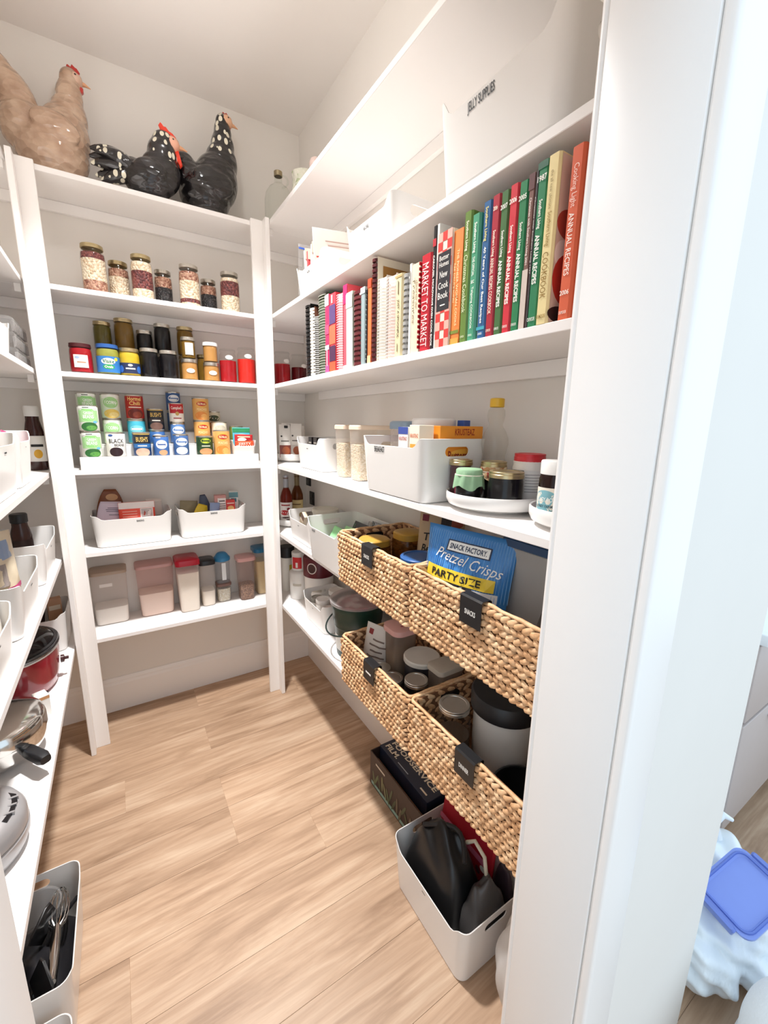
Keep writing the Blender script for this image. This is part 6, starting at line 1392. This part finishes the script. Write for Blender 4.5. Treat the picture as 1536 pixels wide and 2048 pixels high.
text(sf, 'GRAIN', -.10, .045, .07, .016, cm('c9bfb0', .5), t, .02)
t = thing('film_box', 'navy box lettered FOODSERVICE FILM inside the dark carton', 'box', (.882, 1.155, .0045), 0)
b = box('box_body', (-.050, -.165, 0), (.050, .165, .170), cm('1c2438', .4), t, .0015)
sf = Flat((0, 0, .170), (0, -1, 0), (1, 0, 0))
text(sf, 'FOODSERVICE', .0, .010, .29, .024, cm('d9cdb8', .5), b, .03); text(sf, 'FILM.', -.105, -.022, .085, .024, cm('d9cdb8', .5), b, .03); text(sf, 'plastic food wrap', -.01, -.036, .07, .006, cm('aab0b8', .5), b); text(sf, '12 in', .12, -.032, .04, .012, cm('d9cdb8', .5), b, .02)
t = thing('paper_roll', 'tan paper roll standing beside the navy film box', 'roll', (.812, 1.150, .005), 0)
r_ = tube_me([(0, -.165, .10), (0, .165, .10)], .016, 20); obj('roll_body', r_, M_KRAFT, t); obj('core_end', tube_me([(0, -.168, .10), (0, .168, .10)], .008, 14), cm('e0d4c0', .6), t); box('support_card', (-.014, -.16, 0), (.014, .16, .084), DK, t)

storage_bin('white bin holding a black bag on the floor, right side', (.775, .772, 0), RZ, .345, .250, .195, 'BAGS', .016, drop=.030, holes=('l', 'r'))
def drape(label, loc, w, d, h, col, seed, rz=0, rough=.35, sub=None, amp=.02):
    """heaped soft bag: a lumpy mound with folds"""
    t = thing('cloth_bag', label, 'bag', loc, rz)
    nx, ny = 26, 30; vs_, fs = [], []
    for j in range(ny+1):
        for i in range(nx+1):
            u, v = i/nx*2-1, j/ny*2-1
            e = max(0, 1-abs(u)**2.5)*max(0, 1-abs(v)**3)
            f = math.sin(3.1*u+5*v+seed)*.5+math.sin(9*u-4*v+seed*2)*.35+math.sin(6*v+13*u*u+seed)*.3
            vs_.append((u*w/2, v*d/2, h*e**.45+amp*f*e))
    for j in range(ny):
        for i in range(nx): a = j*(nx+1)+i; fs.append((a, a+1, a+nx+2, a+nx+1))
    n1 = (nx+1)*(ny+1)
    vs_.append((0, 0, -.002)); ring_ = [i for i in range(nx+1)]+[(nx+1)*j+nx for j in range(1, ny+1)]+[(nx+1)*ny+i for i in range(nx-1, -1, -1)]+[(nx+1)*j for j in range(ny-1, 0, -1)]
    for a, b2 in zip(ring_, ring_[1:]+ring_[:1]): fs.append((b2, a, n1))
    obj('bag_body', me_new('drape', vs_, fs, True), cm(col, rough), t)
    return t
t = drape('black tote bag heaped in the floor bin', (.749, .800, .008), .152, .255, .280, '131315', 1.0, amp=.022)
obj('strap', tube_me([(-.01+.035*math.sin(k*.5), -.10+.02*k, .268+.03*math.sin(PI*k/8)) for k in range(9)], .007, 8), cm('1d1c1e', .5), t)
obj('strap', tube_me([(.055, -.13, .20), (.062, -.11, .255), (.060, -.07, .275), (.052, -.045, .25)], .006, 8), cm('d9d3be', .6), t, label='cream strap')
t = thing('pot_holder', 'red and white patterned pot holder behind the black bag', 'cloth', (.845, .818, .010), 0)
pm_ = rloft_me([(0, .010, .235, .004), (.10, .014, .245, .006), (.235, .014, .235, .006), (.255, .010, .20, .004), (.262, .006, .12, .003)], 4); pm_.transform(Matrix.Rotation(.12, 4, 'Y')); obj('pad', pm_, cm('b3142c', .7), t)
sfp = Flat((.0, 0, .13), (0, -1, 0), (math.sin(.12), 0, math.cos(.12))); sfp.o += Vector((.001, 0, 0))
for k in range(12): patch(sfp, -.10+.018*k, -.005+.03*math.sin(k*1.3), .018, .024, cm(['e6dccf', 'd2a8b0', '5a1424', 'e9e2d6'][k % 4], .7), t, 'ell', .0085, 'pattern_print', rot=k*.7)
patch(sfp, 0, .045, .22, .020, cm('c2607c', .7), t, off=.0085, name='pattern_print')
t = drape('grey patterned cloth bundle at the near end of the floor bin', (.780, .655, .007), .150, .085, .225, '4a4848', 3.0, amp=.022); 
t = drape('dark fabric folded behind the pot holder', (.870, .660, .007), .030, .080, .215, '3a2c34', 5.0, amp=.006)
drape('black rubber mats heaped under the whisk in the tool bin', (-.330, 1.195, .008), .195, .295, .118, '232225', 2.0, amp=.018, rough=.4)
# white carrier bag with things behind the door frame
def bagmesh(R, h, seed, squash=1.0, amp=.012, top=.85):
    n, mz = 40, 18; rings = []
    for j in range(mz+1):
        f = j/mz; rr_ = R*(.72+.40*math.sin(PI*min(1, f*1.1))**.8 if f < .95 else .9*top)
        ring_ = []
        for k in range(n):
            a = 2*PI*k/n; dd = amp*(math.sin(5*a+seed+4*f)+.7*math.sin(11*a-7*f+seed)+.5*math.sin(17*a+3*f)) * (.4+.6*f)
            ring_.append(((rr_+dd)*math.cos(a), (rr_+dd)*squash*math.sin(a), h*f+(.02*math.sin(3*a+seed) if j == mz else 0)))
        rings.append(ring_)
    return loft_me(rings, (True, False), 'bag', 80)
M_BAGP = see_through('white_carrier_plastic', (.97, .97, .97), .25, .82, (.95, .95, .94), .3)
t = thing('carrier_bag', 'white plastic carrier bag on the floor beside the door frame', 'bag', (.785, .488, 0), 0)
obj('bag_film', bagmesh(.080, .285, 1.0, .9, .006), M_BAGP, t); 
obj('bag_handle', tube_me([(-.06, -.02, .27), (-.072, -.02, .32), (-.055, -.01, .345), (-.03, 0, .32), (-.02, 0, .27)], .006, 7), M_BAGP, t)
t = thing('potato_pack', 'brown paper pack inside the white carrier bag', 'pack', (.790, .490, .004), 0)
obj('pack_body', rloft_me([(0, .09, .08, .02), (.02, .10, .09, .03), (.15, .10, .09, .03), (.20, .08, .05, .02)], 5), cm('a5846c', .7), t); obj('yellow_tag', rloft_me([(.1995, .06, .03, .01), (.215, .05, .02, .008)], 3), cm('d9c04a', .5), t)

# ================================================================== kitchen side, right of the doorway
M_CAB = mat('greige_cabinet_paint', hexc('b9aeaa'), .4, var=.02)
t = thing('kitchen_cabinet', 'greige kitchen base cabinet seen past the pantry wall', 'cabinet', (2.30, .70, 0), 0)
box('toe_kick', (-.60, -.24, 0), (.60, .28, .099), mat('dark_toe_kick', hexc('4a3c40'), .6), t)
box('carcass', (-.62, -.285, .10), (.62, .28, .86), M_CAB, t, .002)
for k in range(2):
    for (za, zb, nm) in ((.118, .545, 'door'), (.560, .842, 'drawer')):
        d_ = box(nm, (-.61+.612*k, -.306, za), (-.61+.612*k+.606, -.286, zb), M_CAB, t, .003, 2)
        box('handle', (-.61+.612*k+.24, -.326, zb-.05), (-.61+.612*k+.36, -.3065, zb-.040), M_STEEL, d_, .002)
box('worktop', (-.65, -.33, .861), (.65, .29, .90), cm('dfe3e6', .2), t, .004, 2)
t = thing('bin_liner', 'white plastic rubbish bag slumped on the kitchen floor', 'bag', (1.468, .345, 0), 0)
bl = blob_me([(V3((0, 0, .10)), (.18, .16, .12), 0), (V3((-.06, -.06, .12)), (.14, .12, .10), 0), (V3((.03, .02, .16)), (.13, .12, .08), 0), (V3((-.195, -.055, .085)), (.125, .10, .088), 0), (V3((-.02, -.16, .06)), (.16, .12, .062), 0)], .010, 6)
sculpt(bl, lambda c: c*(1+.035*math.sin(c.x*60+c.z*40)+.03*math.sin(c.y*75-c.x*50+1)+.02*math.sin(c.z*130+c.x*90)) if c.z > .015 else c)
obj('bag_film', bl, mat('pale_bin_liner', hexc('e6eef3'), .3, var=.03), t); obj('tie', tube_me([(.05, .02, .235), (.055, .03, .28), (.08, .02, .305), (.10, .0, .29)], .012, 8, radii=[.02, .012, .012, .006]), mat('pale_bin_liner', hexc('e6eef3')), t)
M_BLUE = mat('periwinkle_plastic', hexc('7d93dd'), .3, var=.03)
t = thing('lunch_container', 'periwinkle blue lidded food container lying on the rubbish bag', 'container', (1.375, .245, .225), -.15)
bx = obj('container', rloft_me([(0, .150, .115, .02), (.050, .170, .130, .024)], 5), M_BLUE, t); ld_ = obj('lid', rloft_me([(.050, .186, .146, .028), (.060, .186, .146, .028), (.0605, .160, .120, .02), (.055, .150, .110, .018), (.056, .02, .02, .005)], 6), M_BLUE, t)
for s in (-1, 1):
    c_ = obj('clip', rloft_me([(.03, .010, .075, .004), (.062, .014, .085, .005), (.068, .010, .075, .004)], 3), cm('6a80cc', .3), t, loc=(s*.099, 0, 0)); c_.rotation_euler = (0, -.0, 0)
obj('lid_rim', tube_me([(x, y, .062) for x, y in rrect(.166, .126, .024, 5)], .0035, 6, True), cm('5f76c6', .3), t)
t.rotation_euler = (.15, -.45, -.25)
t = thing('white_cushion', 'white quilted cushion at the bottom right corner of the picture', 'cushion', (1.148, .070, 0), .25)
cu = blob_me([(V3((0, 0, .145)), (.150, .095, .140), 0), (V3((0, 0, .065)), (.155, .10, .063), 0)], .006, 12); obj('cushion_body', cu, mat('white_quilted_cloth', hexc('e3e3e3'), .9, var=.03, scale=160, bump=.35), t)
obj('piping', tube_me([(.151*math.cos(2*PI*k/40), .0, .145+.140*math.sin(2*PI*k/40)) if math.sin(2*PI*k/40) > -.8 else (.151*math.cos(2*PI*k/40), 0, .03) for k in range(40)], .004, 6, True), mat('white_piping', hexc('d6d8da'), .8), t)
